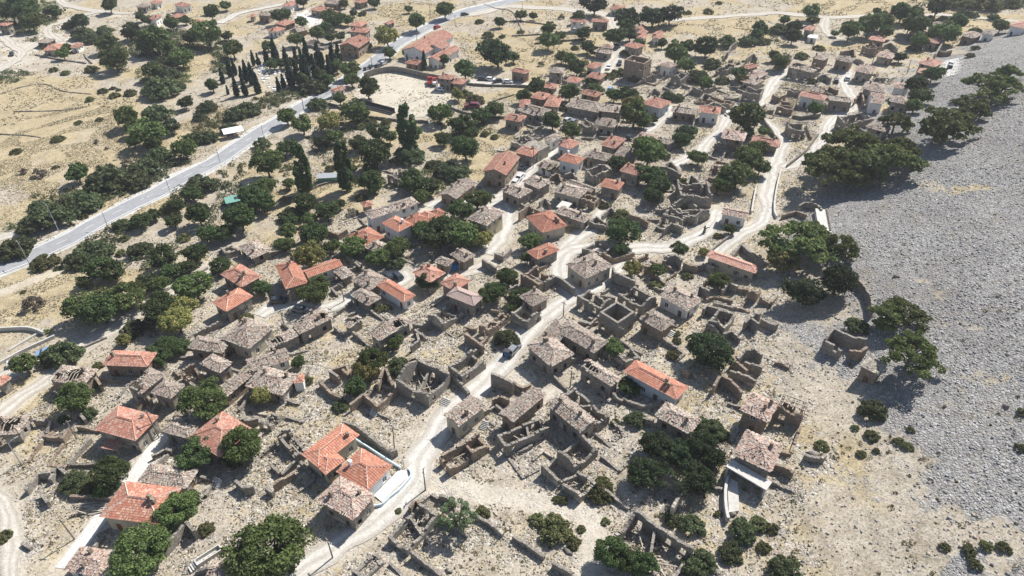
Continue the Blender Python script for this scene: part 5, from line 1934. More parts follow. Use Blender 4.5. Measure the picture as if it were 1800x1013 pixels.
    if shape in ('mound',): rt = .014
    lean = (rnd.uniform(-.04, .04), rnd.uniform(-.04, .04))
    fork = (lean[0], lean[1], bs + ch * (.12 if shape != 'sparse' else .18))
    mb.tube([(0, 0, -.06), (lean[0] * .5, lean[1] * .5, fork[2] * .5), fork], [rt * 1.35, rt, rt * .85])
    nl = {'round': 7, 'flat': 9, 'mound': 6, 'sparse': 22}.get(shape, 0)
    if nl:
        for i in RNG.choice(K, min(nl, K), replace=False):
            c = C[i]; mid = (np.array(fork) * .45 + c * .55); mid[2] -= .03
            mb.tube([fork, tuple(mid), tuple(c)], [rt * .6, rt * .36, rt * .12], 5)
            if shape == 'sparse':
                for _ in range(3):
                    e = c + unit(1)[0] * .1; mb.tube([tuple(mid), tuple(e)], [rt * .22, rt * .06], 4)
    else:
        mb.tube([fork, (lean[0], lean[1], hh * .8)], [rt * .85, rt * .2])
    trunk = mb.mesh('trunk', 'bark')
    PROTO[key] = (trunk, crown)
    return PROTO[key]

NAMES = {'d': ('broadleaf_tree', 'dark green leafy tree', 'tree'), 'k': ('evergreen_tree', 'very dark dense tree', 'tree'), 'g': ('broadleaf_tree', 'fresh green leafy tree', 'tree'),
         'y': ('broadleaf_tree', 'yellowish green tree', 'tree'), 'o': ('scrub_bush', 'grey-green bush', 'shrub'), 's': ('low_bush', 'low green bush', 'shrub'),
         'a': ('spreading_tree', 'spreading flat-topped tree', 'tree'), 'c': ('cypress_tree', 'dark columnar cypress', 'tree'), 'p': ('poplar_tree', 'tall pointed poplar', 'tree'),
         'b': ('dry_bush', 'dry brownish bush', 'shrub'), 'n': ('sparse_tree', 'thin half-bare tree with open branches', 'tree')}
GROUPS = {'d': 'leafy trees in and around the village', 'g': 'leafy trees in and around the village', 'y': 'leafy trees in and around the village', 'k': 'dark evergreen trees', 'o': 'grey-green scrub bushes', 's': 'low bushes on open ground',
          'a': 'spreading trees by the scree', 'c': 'cypresses of the cemetery', 'p': 'poplars in the orchard', 'b': 'dry bushes', 'n': None}

def build_plants():
    items = []
    for ln, cv in parse(PLANTS):
        tok = ln.split(); kind = tok[0]
        f = cv.__defaults__[2]
        for t in tok[1:]:
            a, b, w = t.split(','); px, py = cv(a + ',' + b); items.append((kind, px, py, float(w) / f))
    seen = []
    for n, (kind, px, py, wpx) in enumerate(items):
        if any(abs(px - q[0]) + abs(py - q[1]) < 0.18 * (wpx + q[2]) for q in seen): continue
        seen.append((px, py, wpx))
        sp = SPEC[kind]
        x, y = ground(np.array([px]), np.array([py]), 0.0); x, y = float(x[0]), float(y[0])
        for _ in range(3):
            z = float(H(x, y)); dd = y * CP - (z - CAM_Z) * SP
            w = wpx * dd / FPX * (1.2 if kind == 'a' else 1.08)
            hc = w * (sp['hh'] + sp['base']) * .5
            gx, gy = ground(np.array([px]), np.array([py]), hc); x, y = float(gx[0]), float(gy[0])
        d = math.hypot(x, y)
        lod = 0 if (d < 150 and w > 5) else (1 if d < 230 else 2)
        if kind in 'os' and w < 3: lod = 2
        tm, cm = proto(kind, n % 3, lod)
        nm, desc, cat = NAMES[kind]
        root = bpy.data.objects.new(nm, None); COL.objects.link(root)
        root.location = (x, y, float(H(x, y)) - .05)
        root.rotation_euler = (0, 0, RNG.uniform(0, 6.28))
        k = w * (1.12 if kind not in 'os' else 1.3)
        root.scale = (k * RNG.uniform(.93, 1.07), k * RNG.uniform(.93, 1.07), k * RNG.uniform(.9, 1.12))
        t = link('trunk', tm, root); c = link('crown', cm, root)
        size = 'small ' if w < 4.2 else ('large ' if w > 8.5 else 'mid-sized ')
        if kind in 'cpsn': size = ''
        note(root, size + desc, cat, GROUPS[kind], x, y, float(H(x, y)) + hc)

def in_view(x, y, m=60):
    z = H(x, y); px, py, d = to_px(x, y, z)
    return (px > -m) & (px < 1800 + m) & (py > -m) & (py < 1013 + m) & (d > 5)

def scatter(n, weight, x0, x1, y0, y1):
    x = RNG.uniform(x0, x1, n); y = RNG.uniform(y0, y1, n)
    w = weight(x, y) * in_view(x, y)
    k = RNG.random(n) < w
    return x[k], y[k]

def build_scatter():
    # scree plates
    def wsc(x, y): return np.clip((x - xscree(y) + 10) / 30, 0, 1) * np.clip((300 - y) / 80, 0, 1) * (0.45 + 0.55 * (np.sin(x * .13 + y * .05) * np.sin(y * .09 - x * .04) > -.35))
    x, y = scatter(260000, lambda a, c: wsc(a, c) * (1 - .8 * zone('tan', a, c)), 30, 260, 45, 310)
    print('scree stones', len(x))
    V, F = rocks(len(x), lambda n: np.stack([x, y, H(x, y) + .0], 1), .09, .40, .6)
    link('scree_stones', np_mesh('scree_stones', V, F, 'stones_grey'), kind='stuff')
    # rubble among the houses
    def wr(x, y):
        w = np.maximum(RUIN_W(x, y) * 0.95, zone('rubble', x, y) * 0.20)
        lump = 0.5 + 0.5 * np.sin(x * .31 + 1.7 * np.sin(y * .13)) * np.sin(y * .27 + 1.3 * np.sin(x * .17))
        w = np.maximum(w, zone('tan', x, y) * .18) * (0.3 + 0.95 * lump)
        d = road_dist(x, y); return w * .85 * (d > 0.5) * ~in_house(x, y)
    x, y = scatter(420000, wr, -120, 150, 50, 330)
    print('rubble stones', len(x))
    mound = np.clip(np.sin(x * .55 + 2.1 * np.sin(y * .21)) * np.sin(y * .49 + 1.9 * np.sin(x * .27)) - .25, 0, 1) * np.minimum(1, RUIN_W(x, y) * 1.6)
    V, F = rocks(len(x), lambda n: np.stack([x, y, H(x, y) + .05 + mound * 1.3 * RNG.random(n)], 1), .07, .34)
    link('rubble_field', np_mesh('rubble_field', V, F, 'stones_pale'), kind='stuff')
    # dead grass
    def wg(x, y):
        w = zone('straw', x, y) * .9 + .4
        lump = np.sin(x * .23 + 2 * np.sin(y * .11)) * np.sin(y * .21 + 2 * np.sin(x * .09)) > -.1
        return w * lump * (road_dist(x, y) > .4) * (x < xscree(y)) * ~in_house(x, y)
    x, y = scatter(300000, wg, -190, 130, 50, 270)
    print('grass tufts', len(x))
    P = np.stack([x, y, H(x, y) + .1], 1)
    P = np.repeat(P, 3, 0) + RNG.normal(0, .09, (len(P) * 3, 3)) * np.array([1, 1, .3])
    N = unit(len(P)); N[:, 2] = np.abs(N[:, 2]) * .8 + .3; N /= np.linalg.norm(N, axis=1)[:, None]
    V, F = leaf_quads(P, N, .22, 1.8)
    link('dry_grass', np_mesh('dry_grass', V, F, 'straw'), kind='stuff')
    x, y = scatter(90000, wg, -330, 260, 250, 420)
    P = np.repeat(np.stack([x, y, H(x, y) + .12], 1), 2, 0) + RNG.normal(0, .2, (len(x) * 2, 3)) * np.array([1, 1, .2])
    N = unit(len(P)); N[:, 2] = np.abs(N[:, 2]) * .8 + .3; N /= np.linalg.norm(N, axis=1)[:, None]
    V, F = leaf_quads(P, N, .42, 1.8)
    link('dry_grass', np_mesh('dry_grass', V, F, 'straw'), kind='stuff')
    # tussocks on the lower scree and weeds between the stones
    poly = [np.array(ground(np.array([p[0] for p in q], float), np.array([p[1] for p in q], float))).T.tolist() for q in (
        [(1530, 960), (1620, 940), (1800, 900), (1820, 1040), (1500, 1040)], [(1580, 790), (1690, 800), (1680, 900), (1560, 900)], [(1720, 690), (1810, 690), (1810, 770), (1740, 750)],
        [(1735, 510), (1810, 500), (1810, 570), (1730, 560)], [(1460, 760), (1590, 740), (1590, 800), (1470, 810)])]
    def wt(x, y):
        m = np.zeros(x.shape, bool)
        for q in poly: m |= pip(x, y, q)
        lump = np.sin(x * .9 + 2 * np.sin(y * .6)) * np.sin(y * .8) > -.1
        return m * lump * .8 + .012
    x, y = scatter(2600, wt, 0, 130, 50, 150)
    k = 36
    r = RNG.uniform(.18, .6, len(x))
    P = np.repeat(np.stack([x, y, H(x, y)], 1), k, 0)
    d = unit(len(P)); d[:, 2] = np.abs(d[:, 2]) * .8
    P = P + d * np.repeat(r, k)[:, None]
    V, F = leaf_quads(P, (d + RNG.normal(0, .4, d.shape)) / 1.2, .16, 1.8)
    link('grass_tussocks', np_mesh('grass_tussocks', V, F, 'tussock'), kind='stuff')
    # green weeds in the village
    def ww(x, y): return (np.maximum(RUIN_W(x, y), zone('rubble', x, y) * .4) * .25) * (road_dist(x, y) > .5) * ~in_house(x, y)
    x, y = scatter(20000, ww, -110, 130, 50, 260)
    k = 26; r = RNG.uniform(.15, .6, len(x)); P = np.repeat(np.stack([x, y, H(x, y)], 1), k, 0); d = unit(len(P)); d[:, 2] = np.abs(d[:, 2]) * .8
    P = P + d * np.repeat(r, k)[:, None]
    V, F = leaf_quads(P, (d + RNG.normal(0, .4, d.shape)) / 1.2, .17, 1.7)
    link('weeds', np_mesh('weeds', V, F, 'tussock'), kind='stuff')
    # far scrub beyond the fields, too many to tell apart
    def wf(x, y): 
        px, py, _ = to_px(x, y, H(x, y)); a = (py < 16) & (px > 1600); b = (py < 60) & (px < 130) ; return a * .9 + b * .3 + (py < -20) * .05
    x = RNG.uniform(-420, 520, 9000); y = RNG.uniform(300, 900, 9000); kk = RNG.random(9000) < wf(x, y); x, y = x[kk], y[kk]
    k = 30; r = RNG.uniform(1.2, 3.0, len(x)); P = np.repeat(np.stack([x, y, H(x, y) + .6], 1), k, 0); d = unit(len(P)); d[:, 2] = np.abs(d[:, 2]) * .9
    P = P + d * np.repeat(r, k)[:, None]
    V, F = leaf_quads(P, (d + RNG.normal(0, .4, d.shape)) / 1.2, .9, 1.4)
    link('far_scrub', np_mesh('far_scrub', V, F, 'leaf_o'), kind='stuff')

def build_thickets():
    for i, ln in enumerate(THICKETS.strip().splitlines()):
        dens, *pp = ln.split(); pts = [tuple(map(float, q.split(','))) for q in pp]
        gx, gy = ground(np.array([q[0] for q in pts]), np.array([q[1] for q in pts])); poly = list(zip(gx.tolist(), gy.tolist()))
        x0, x1, y0, y1 = min(gx), max(gx), min(gy), max(gy); n = int((x1 - x0) * (y1 - y0) * float(dens) * .22)
        x = RNG.uniform(x0, x1, n); y = RNG.uniform(y0, y1, n); k = pip(x, y, poly) & (road_dist(x, y) > 1.0); x, y = x[k], y[k]
        if len(x) == 0: continue
        m = 46; r = RNG.uniform(.7, 2.0, len(x)); P = np.repeat(np.stack([x, y, H(x, y) + .1], 1), m, 0); d = unit(len(P)); d[:, 2] = np.abs(d[:, 2])
        P = P + d * np.repeat(r, m)[:, None] * RNG.uniform(.75, 1.05, (len(P), 1)) * np.array([1, 1, .85])
        N = d + RNG.normal(0, .5, d.shape); N /= np.linalg.norm(N, axis=1)[:, None]
        V, F = leaf_quads(P, N, .36, 1.6)
        link('scrub_thicket', np_mesh('scrub_thicket', V, F, ['leaf_o', 'leaf_o', 'leaf_s'][i % 3]), kind='stuff')

def in_house(x, y):
    m = np.zeros(x.shape, bool)
    for (hx, hy, lu, lv, au) in HOUSE_SPOTS:
        k = np.nonzero((abs(x - hx) < 16) & (abs(y - hy) < 16))[0]
        if len(k) == 0: continue
        ca, sa = math.cos(-au), math.sin(-au)
        lx = (x[k] - hx) * ca - (y[k] - hy) * sa; ly = (x[k] - hx) * sa + (y[k] - hy) * ca
        m[k] |= (abs(lx) < lu / 2 + .2) & (abs(ly) < lv / 2 + .2)
    return m
# ---------------------------------------------------------------- vehicles, poles, walls and small things
PAINT = {'white': (0.75, 0.75, 0.74), 'grey': (0.22, 0.23, 0.24), 'silver': (0.45, 0.46, 0.47), 'dark': (0.035, 0.04, 0.05), 'blue': (0.20, 0.33, 0.52), 'red': (0.40, 0.03, 0.02), 'darkred': (0.16, 0.02, 0.02)}
CARM = {}
def car_proto(col):
    if col in CARM: return CARM[col]
    m, nt, b = new_mat('paint_' + col, 0.3); b.inputs['Base Color'].default_value = (*PAINT[col], 1); b.inputs['Specular IOR Level'].default_value = .5
    b.inputs['Coat Weight'].default_value = .4; MATS['paint_' + col] = m
    def prism(prof, w0, w1=None):
        """Side profile (y, z) swept across the car's width, drawn in a little at the top."""
        mb = MB(); n = len(prof); zt = max(p[1] for p in prof); w1 = w1 or w0
        for sx in (-1, 1):
            for (y, z) in prof: mb.v.append((sx * (w0 + (w1 - w0) * max(0, z - .85) / max(.01, zt - .85)), y, z))
        mb.f.append(tuple(range(n))); mb.f.append(tuple(range(2 * n - 1, n - 1, -1)))
        for i in range(n): j = (i + 1) % n; mb.f.append((i, i + n, j + n, j))
        return mb
    body = prism([(-2.1, .35), (-2.15, .6), (-2.0, .82), (-1.95, .9), (-1.55, 1.38), (-1.2, 1.46), (.1, 1.46), (.4, 1.40), (1.05, .93), (1.9, .82), (2.1, .62), (2.1, .35), (1.75, .30), (1.62, .52), (1.3, .60), (1.0, .52), (.88, .28), (-.95, .28), (-1.08, .52), (-1.35, .60), (-1.65, .52), (-1.78, .30)], .86, .66)
    glass = MB()
    for sx in (-1, 1):
        glass.poly([(sx * .80, -1.4, .96), (sx * .80, .82, .96), (sx * .70, .35, 1.36), (sx * .70, -1.2, 1.38)])
    glass.poly([(-.74, 1.02, .97), (.74, 1.02, .97), (.64, .46, 1.38), (-.64, .46, 1.38)])
    glass.poly([(-.72, -1.95, .95), (.72, -1.95, .95), (.62, -1.58, 1.36), (-.62, -1.58, 1.36)])
    gv = []
    for v in glass.v:
        gv.append((v[0] * 1.03, v[1] * 1.012 + .01 * (1 if v[1] > 0 else -1), v[2] + .012))
    glass.v = gv
    wh = MB(); n = 12
    for sx in (-.11, .11):
        for k in range(n): wh.v.append((sx, math.cos(2 * math.pi * k / n) * .32, math.sin(2 * math.pi * k / n) * .32))
    wh.f.append(tuple(range(n))[::-1]); wh.f.append(tuple(range(n, 2 * n)))
    for k in range(n): wh.f.append((k, (k + 1) % n, n + (k + 1) % n, n + k))
    CARM[col] = (body.mesh('car_body', m), glass.mesh('car_window', 'glass'), wh.mesh('wheel', 'rubber'))
    return CARM[col]

def build_car(col, x, y, ang, scale=1.0):
    b, g, w = car_proto(col)
    r = bpy.data.objects.new('parked_car', None); COL.objects.link(r)
    r.location = (x, y, float(H(x, y)) + .12); r.rotation_euler = (0, 0, ang); r.scale = (scale,) * 3
    link('car_body', b, r); link('car_window', g, r)
    for sx in (-.78, .78):
        for yy in (-1.36, 1.31):
            o = link('wheel', w, r); o.location = (sx, yy, .32)
    return r

def road_dir(x, y):
    best = (1e9, 0)
    for k, w, P in ROADPTS:
        d = ((P - np.array([x, y])) ** 2).sum(1); i = int(d.argmin())
        if d[i] < best[0]:
            j = min(i + 1, len(P) - 1); i2 = max(0, i - 1); t = P[j] - P[i2]; best = (d[i], math.atan2(t[1], t[0]) - math.pi / 2)
    return best[1]

def build_misc():
    n = 0
    for ln, cv in parse(CARS):
        tok = ln.split()
        for col, xy in zip(tok[0::2], tok[1::2]):
            px, py = cv(xy); x, y = ground(np.array([px]), np.array([py]), .7); x, y = float(x[0]), float(y[0])
            a = road_dir(x, y) + RNG.normal(0, .05)
            o = build_car(col, x, y, a, 1.05 if col != 'darkred' else 1.5)
            word = {'dark': 'black', 'darkred': 'dark red'}.get(col, col)
            note(o, f'{word} parked car', 'car', 'parked cars', x, y)
    # trucks on the dirt field
    for px, py, col in ((756, 144, 'red'), (764, 145, 'white')):
        x, y = ground(np.array([px * 1.0]), np.array([py * 1.0]), 1.0); x, y = float(x[0]), float(y[0])
        r = bpy.data.objects.new('farm_truck', None); COL.objects.link(r); r.location = (x, y, float(H(x, y)) + .12); r.rotation_euler = (0, 0, road_dir(x, y) + 1.2)
        car_proto(col); car_proto('red')
        mb = MB(); mb.hexa([(-1, 1.2, .6), (1, 1.2, .6), (1, 2.8, .6), (-1, 2.8, .6), (-.95, 1.25, 2.3), (.95, 1.25, 2.3), (.9, 2.4, 2.3), (-.9, 2.4, 2.3)]); link('cab', mb.mesh('cab', 'paint_red'), r)
        mb = MB(); mb.box(-1.1, 1.1, -2.8, 1.1, .9, 1.05); mb.box(-1.1, -1.02, -2.8, 1.1, 1.05, 1.7); mb.box(1.02, 1.1, -2.8, 1.1, 1.05, 1.7); mb.box(-1.02, 1.02, -2.8, -2.72, 1.05, 1.7); link('truck_bed', mb.mesh('truck_bed', 'paint_' + col), r)
        for sx in (-.95, .95):
            for yy in (-1.9, 1.9):
                o = link('wheel', CARM['red'][2], r); o.location = (sx, yy, .42); o.scale = (1.5, 1.35, 1.35)
        note(r, f'farm truck with a {col} load bed', 'truck', 'trucks on the playing field', x, y)
    # poles: foot and head in photo pixels
    for ln in POLES.strip().splitlines():
        k, a, b = ln.split(); ax, ay = map(float, a.split(',')); bx, by = map(float, b.split(','))
        x, y = ground(np.array([ax]), np.array([ay])); x, y = float(x[0]), float(y[0]); z = float(H(x, y))
        # height at which the head appears at the right picture height
        lo, hi_ = 2.0, 14.0
        for _ in range(30):
            m_ = (lo + hi_) / 2
            if float(to_px(x, y, z + m_)[1]) > by: lo = m_
            else: hi_ = m_
        hgt = min(max(lo, 4.5), 10.5)
        r = bpy.data.objects.new('street_lamp' if k == 'lamp' else 'utility_pole', None); COL.objects.link(r)
        r.location = (x, y, z); r.rotation_euler = (RNG.normal(0, .015), RNG.normal(0, .015), road_dir(x, y) + (math.pi / 2 if k == 'lamp' else 0))
        p = MB(); p.tube([(0, 0, -.5), (0, 0, hgt)], [.15, .10] if k == 'wood' else [.11, .07], 8)
        link('pole', p.mesh('pole', 'wood' if k == 'wood' else 'metal_grey'), r)
        if k == 'lamp':
            p = MB(); p.tube([(0, 0, hgt - .1), (0, .5, hgt + .25), (0, 1.4, hgt + .35)], [.06, .05, .045], 6); link('lamp_arm', p.mesh('lamp_arm', 'metal_grey'), r)
            p = MB(); p.hexa([(-.14, 1.2, hgt + .28), (.14, 1.2, hgt + .28), (.1, 1.95, hgt + .32), (-.1, 1.95, hgt + .32), (-.12, 1.2, hgt + .42), (.12, 1.2, hgt + .42), (.08, 1.95, hgt + .40), (-.08, 1.95, hgt + .40)]); link('lamp_head', p.mesh('lamp_head', 'metal_grey'), r)
            note(r, 'grey street lamp with one arm', 'lamp post', 'street lamps', x, y)
        else:
            p = MB(); p.box(-.7, .7, -.06, .06, hgt - .55, hgt - .43)
            link('crossarm', p.mesh('crossarm', 'wood'), r)
            for sx in (-.6, -.2, .2, .6):
                p = MB(); p.tube([(sx, 0, hgt - .43), (sx, 0, hgt - .25)], [.045, .03], 6); link('insulator', p.mesh('insulator', 'frame_white'), r)
            note(r, 'wooden utility pole', 'utility pole', 'utility poles', x, y)
    for i, ln in enumerate(WALLS.strip().splitlines()):
        body, _, label = ln.partition(';'); tok = body.split()
        h, th, mt = float(tok[0]), float(tok[1]), tok[2]
        px = np.array([tuple(map(float, t.split(','))) for t in tok[3:]])
        gx, gy = ground(px[:, 0], px[:, 1], h)
        P = spline(np.stack([gx, gy], 1), 3.0) if len(px) > 3 else np.stack([gx, gy], 1)
        mat = {'stone': random.choice(['stone', 'dark_stone']), 'white': 'conc', 'conc': 'conc', 'blue': 'pale_blue'}[mt]
        if 'dark' in label: mat = 'dark_stone'
        o, c = build_wall('stone_wall' if mt == 'stone' else 'garden_wall', P, h, th, mat, .08 if mt == 'stone' else 0.0, 400 + i, jag=(mt == 'stone' and h < 2.2))
        if o: note(o, label.strip(), 'wall', None, c[0], c[1], None, True)

    def at(px, py, lift=0.0):
        x, y = ground(np.array([px * 1.0]), np.array([py * 1.0]), lift); return float(x[0]), float(y[0])
    def root(name, x, y, a=0.0):
        r = bpy.data.objects.new(name, None); COL.objects.link(r); r.location = (x, y, float(H(x, y))); r.rotation_euler = (0, 0, a); return r
    # green sheet-metal hut
    x, y = at(414, 362); r = root('metal_hut', x, y, .45)
    m = MB(); m.box(-2.3, 2.3, -1.7, 1.7, -.5, 2.3); link('wall', m.mesh('wall', 'green_sheet'), r)
    m = MB(); m.hexa([(-2.6, -2, 2.3), (2.6, -2, 2.3), (2.6, 2, 2.5), (-2.6, 2, 2.5), (-2.6, -2, 2.4), (2.6, -2, 2.4), (2.6, 2, 2.62), (-2.6, 2, 2.62)]); rf = link('roof', m.mesh('roof', 'green_sheet'), r)
    m = MB(); m.hexa([(.2, -.6, 2.53), (1.6, -.6, 2.53), (1.6, .9, 2.62), (.2, .9, 2.62), (.2, -.6, 2.57), (1.6, -.6, 2.57), (1.6, .9, 2.66), (.2, .9, 2.66)]); link('roof_panel', m.mesh('roof_panel', 'glass'), rf)
    door_part(r, -.8, -1.72, 0.05, 0, .9, 2.0, 'door_brown')
    note(r, 'green sheet-metal hut with a light roof below the road', 'hut', None, x, y, None, True)
    # roadside shelter
    x, y = at(412, 240); r = root('roadside_shelter', x, y, .5)
    for sx in (-3, 0, 3):
        for sy in (-1.6, 1.6):
            m = MB(); m.tube([(sx, sy, -.3), (sx, sy, 2.5 + .12 * sy)], [.07, .07], 6); link('post', m.mesh('post', 'metal_grey'), r)
    m = MB(); m.hexa([(-3.6, -2.1, 2.25), (3.6, -2.1, 2.25), (3.6, 2.1, 2.75), (-3.6, 2.1, 2.75), (-3.6, -2.1, 2.33), (3.6, -2.1, 2.33), (3.6, 2.1, 2.83), (-3.6, 2.1, 2.83)]); link('roof', m.mesh('roof', 'sheet_white'), r)
    note(r, 'open shelter with a white sheet roof beside the main road', 'shelter', None, x, y, None, True)
    # long greenhouse-like white sheet in the orchard
    x, y = at(579, 318); r = root('animal_shed', x, y, .12)
    m = MB(); m.box(-3.5, 3.5, -1.2, 1.2, -.4, 1.7); link('wall', m.mesh('wall', 'green_sheet'), r)
    m = MB(); m.hexa([(-3.7, -1.4, 1.7), (3.7, -1.4, 1.7), (3.7, 1.4, 2.1), (-3.7, 1.4, 2.1), (-3.7, -1.4, 1.78), (3.7, -1.4, 1.78), (3.7, 1.4, 2.18), (-3.7, 1.4, 2.18)]); link('roof', m.mesh('roof', 'metal_grey'), r)
    note(r, 'low grey-roofed animal shed between the two tall poplars', 'shed', None, x, y, None, True)
    # black bleachers on the near side of the playing field
    x, y = at(656, 192); x2, y2 = at(690, 199); x1, y1 = at(622, 183); a = math.atan2(y2 - y1, x2 - x1); L = math.hypot(x2 - x1, y2 - y1)
    r = root('bleachers', x, y, a)
    for k in range(3):
        m = MB(); m.box(-L / 2, L / 2, -1.4 + k * .9, -.6 + k * .9, .35 + k * .35, .5 + k * .35); link('bench', m.mesh('bench', 'dark_metal'), r)
    m = MB(); m.box(-L / 2, L / 2, 1.25, 1.35, -.4, 2.1); link('back_panel', m.mesh('back_panel', 'dark_metal'), r)
    note(r, 'long black bench stand along the near edge of the field', 'bench stand', None, x, y, None, True)
    # blue tarpaulin heap and blue tractor
    x, y = at(799, 472); r = root('tarpaulin_heap', x, y, .5)
    m = MB(); nn = 14
    for i in range(nn):
        for j in range(nn):
            u, v = (i / (nn - 1) - .5) * 2, (j / (nn - 1) - .5) * 2; rr = max(0, 1 - (u * u + v * v) * .8)
            m.v.append((u * 1.9, v * 1.3, rr ** .6 * 1.5 + .12 * math.sin(u * 9 + v * 4) * rr - .1))
    for i in range(nn - 1):
        for j in range(nn - 1): m.f.append((i * nn + j, (i + 1) * nn + j, (i + 1) * nn + j + 1, i * nn + j + 1))
    link('tarpaulin', m.mesh('tarpaulin', 'tarp_blue'), r)
    note(r, 'heap under a bright blue tarpaulin in the lane', 'tarpaulin', None, x, y, None, True)
    x, y = at(893, 625); r = root('tractor', x, y, road_dir(*at(893, 625))); r.scale = (.8, .8, .8)
    m = MB(); m.hexa([(-.35, 0, .7), (.35, 0, .7), (.3, 1.7, .7), (-.3, 1.7, .7), (-.35, 0, 1.35), (.35, 0, 1.35), (.26, 1.7, 1.2), (-.26, 1.7, 1.2)]); link('bonnet', m.mesh('bonnet', 'tarp_blue'), r)
    m = MB(); m.box(-.75, .75, -1.2, 0, .8, 1.1); m.box(-.45, .45, -1.1, -.6, 1.1, 1.5); link('seat_platform', m.mesh('seat_platform', 'tarp_blue'), r)
    m = MB()
    for sx in (-.7, .66):
        for yy in (-1.15, -.05): m.box(sx, sx + .05, yy, yy + .05, 1.1, 2.3)
    link('roll_frame', m.mesh('roll_frame', 'dark_metal'), r)
    m = MB(); m.box(-.85, .85, -1.3, .1, 2.3, 2.38); link('canopy_roof', m.mesh('canopy_roof', 'dark_metal'), r)
    car_proto('dark'); wm = CARM['dark'][2]
    for sx in (-.85, .85):
        o = link('wheel', wm, r); o.location = (sx, -.7, .7); o.scale = (1.6, 2.2, 2.2)
        o = link('wheel', wm, r); o.location = (sx * .7, 1.3, .4); o.scale = (1.1, 1.25, 1.25)
    note(r, 'small blue tractor parked in the middle street', 'tractor', None, x, y, None, True)
    # porch of the red-tiled stone house, lower left
    x, y = at(203, 787, 1.2); r = root('porch', x, y, math.atan2(*(np.array(at(270, 805)) - np.array(at(170, 790)))[::-1]))
    r.scale = (.66, .66, .8)
    for sx in (-2.3, 2.3):
        m = MB(); m.tube([(sx, -1.6, -.4), (sx, -1.6, 2.9)], [.1, .1], 8); link('post', m.mesh('post', 'pale_wood'), r)
    m = MB(); m.hexa([(-2.6, -2, 2.9), (2.6, -2, 2.9), (2.6, .6, 3.5), (-2.6, .6, 3.5), (-2.6, -2, 3.0), (2.6, -2, 3.0), (2.6, .6, 3.6), (-2.6, .6, 3.6)]); rf = link('porch_roof', m.mesh('porch_roof', 'roof_under'), r)
    out = []; tile_plane([(-2.6, -2, 3.0), (2.6, -2, 3.0), (2.6, .6, 3.6), (-2.6, .6, 3.6)], .27, .4, .01, 0, out, [])
    V = np.vstack(out); nq = len(V) // 6; bse = (np.arange(nq) * 6)[:, None]; link('roof_tiles', np_mesh('roof_tiles', V, np.concatenate([bse + np.array([0, 1, 4, 3]), bse + np.array([1, 2, 5, 4])]), 'red'), rf, kind='stuff')
    note(r, 'tiled porch roof on posts before the red-tiled house', 'porch', None, x, y, None, True)
    # paved yard of the villas
    gx, gy = ground(np.array([658., 700, 716, 716, 690, 672]), np.array([872., 830, 828, 842, 864, 884]))
    m = MB(); m.v = [(float(a), float(b), float(H(a, b)) + .3) for a, b in zip(gx, gy)] + [(float(a), float(b), float(H(a, b)) - .4) for a, b in zip(gx, gy)]
    m.f = [tuple(range(6))] + [(i, (i + 1) % 6, 6 + (i + 1) % 6, 6 + i) for i in range(6)]
    link('paved_yard', m.mesh('paved_yard', 'white_paint'), kind='structure')
    # villas: drawn here because their roofs meet
    # balcony of the terrace house
    x, y = at(1316, 834, 2.8); a = math.atan2(*(np.array(at(1342, 852, 2.8)) - np.array(at(1282, 822, 2.8)))[::-1]); r = root('balcony', x, y, a)
    m = MB(); m.box(-3.8, 3.8, -1.1, 1.1, 2.6, 2.85); link('slab', m.mesh('slab', 'conc'), r)
    for sx in (-3.5, 3.5):
        m = MB(); m.box(sx - .15, sx + .15, -1.0, -.7, -.5, 2.6); link('pillar', m.mesh('pillar', 'conc'), r)
    note(r, 'concrete balcony slab on the front of the terrace house', 'balcony', None, x, y, None, True)
    # terrace floor by the curved wall
    gx, gy = ground(np.array([1277., 1296, 1298, 1280]), np.array([842., 852, 902, 905]))
    m = MB(); m.v = [(float(a), float(b), float(H(a, b)) + .7) for a, b in zip(gx, gy)] + [(float(a), float(b), float(H(a, b)) - .5) for a, b in zip(gx, gy)]
    m.f = [(0, 1, 2, 3)] + [(i, (i + 1) % 4, 4 + (i + 1) % 4, 4 + i) for i in range(4)]
    o = link('terrace_floor', m.mesh('terrace_floor', 'conc'), kind='structure')
    # trough with toothed edge on the scree
    x0, y0 = at(1442, 374); x1, y1 = at(1450, 411); a = math.atan2(y1 - y0, x1 - x0); L = math.hypot(x1 - x0, y1 - y0); r = root('concrete_trough', (x0 + x1) / 2, (y0 + y1) / 2, a)
    m = MB(); m.box(-L / 2, L / 2, -1.6, 1.6, -.8, 1.0); link('body', m.mesh('body', 'conc'), r)
    m = MB()
    for k in range(int(L / .9)): m.box(-L / 2 + k * .9 + .2, -L / 2 + k * .9 + .6, 1.0, 1.5, 1.004, 1.3)
    link('stanchions', m.mesh('stanchions', 'dark_stone'), r)
    note(r, 'long pale concrete trough with a toothed edge on the scree', 'trough', None, x0, y0, None, True)
    # small trough near the big lower-left tree
    x, y = at(368, 980); r = root('concrete_trough', x, y, .75)
    m = MB(); m.box(-2.2, 2.2, -.7, -.5, -.3, .9); m.box(-2.2, 2.2, .5, .7, -.3, .9); m.box(-2.2, -2.0, -.5, .5, -.3, .9); m.box(2.0, 2.2, -.5, .5, -.3, .9); m.box(-2.0, 2.0, -.5, .5, -.3, .2)
    link('basin', m.mesh('basin', 'conc'), r)
    for k in range(3):
        m = MB(); m.box(-3.4 + k * .42, -3.1 + k * .42, -.7, .7, -.3, .15 + .2 * k); link('step', m.mesh('step', 'conc'), r)
    note(r, 'cream concrete basin with steps left of a big round tree', 'trough', None, x, y, None, True)
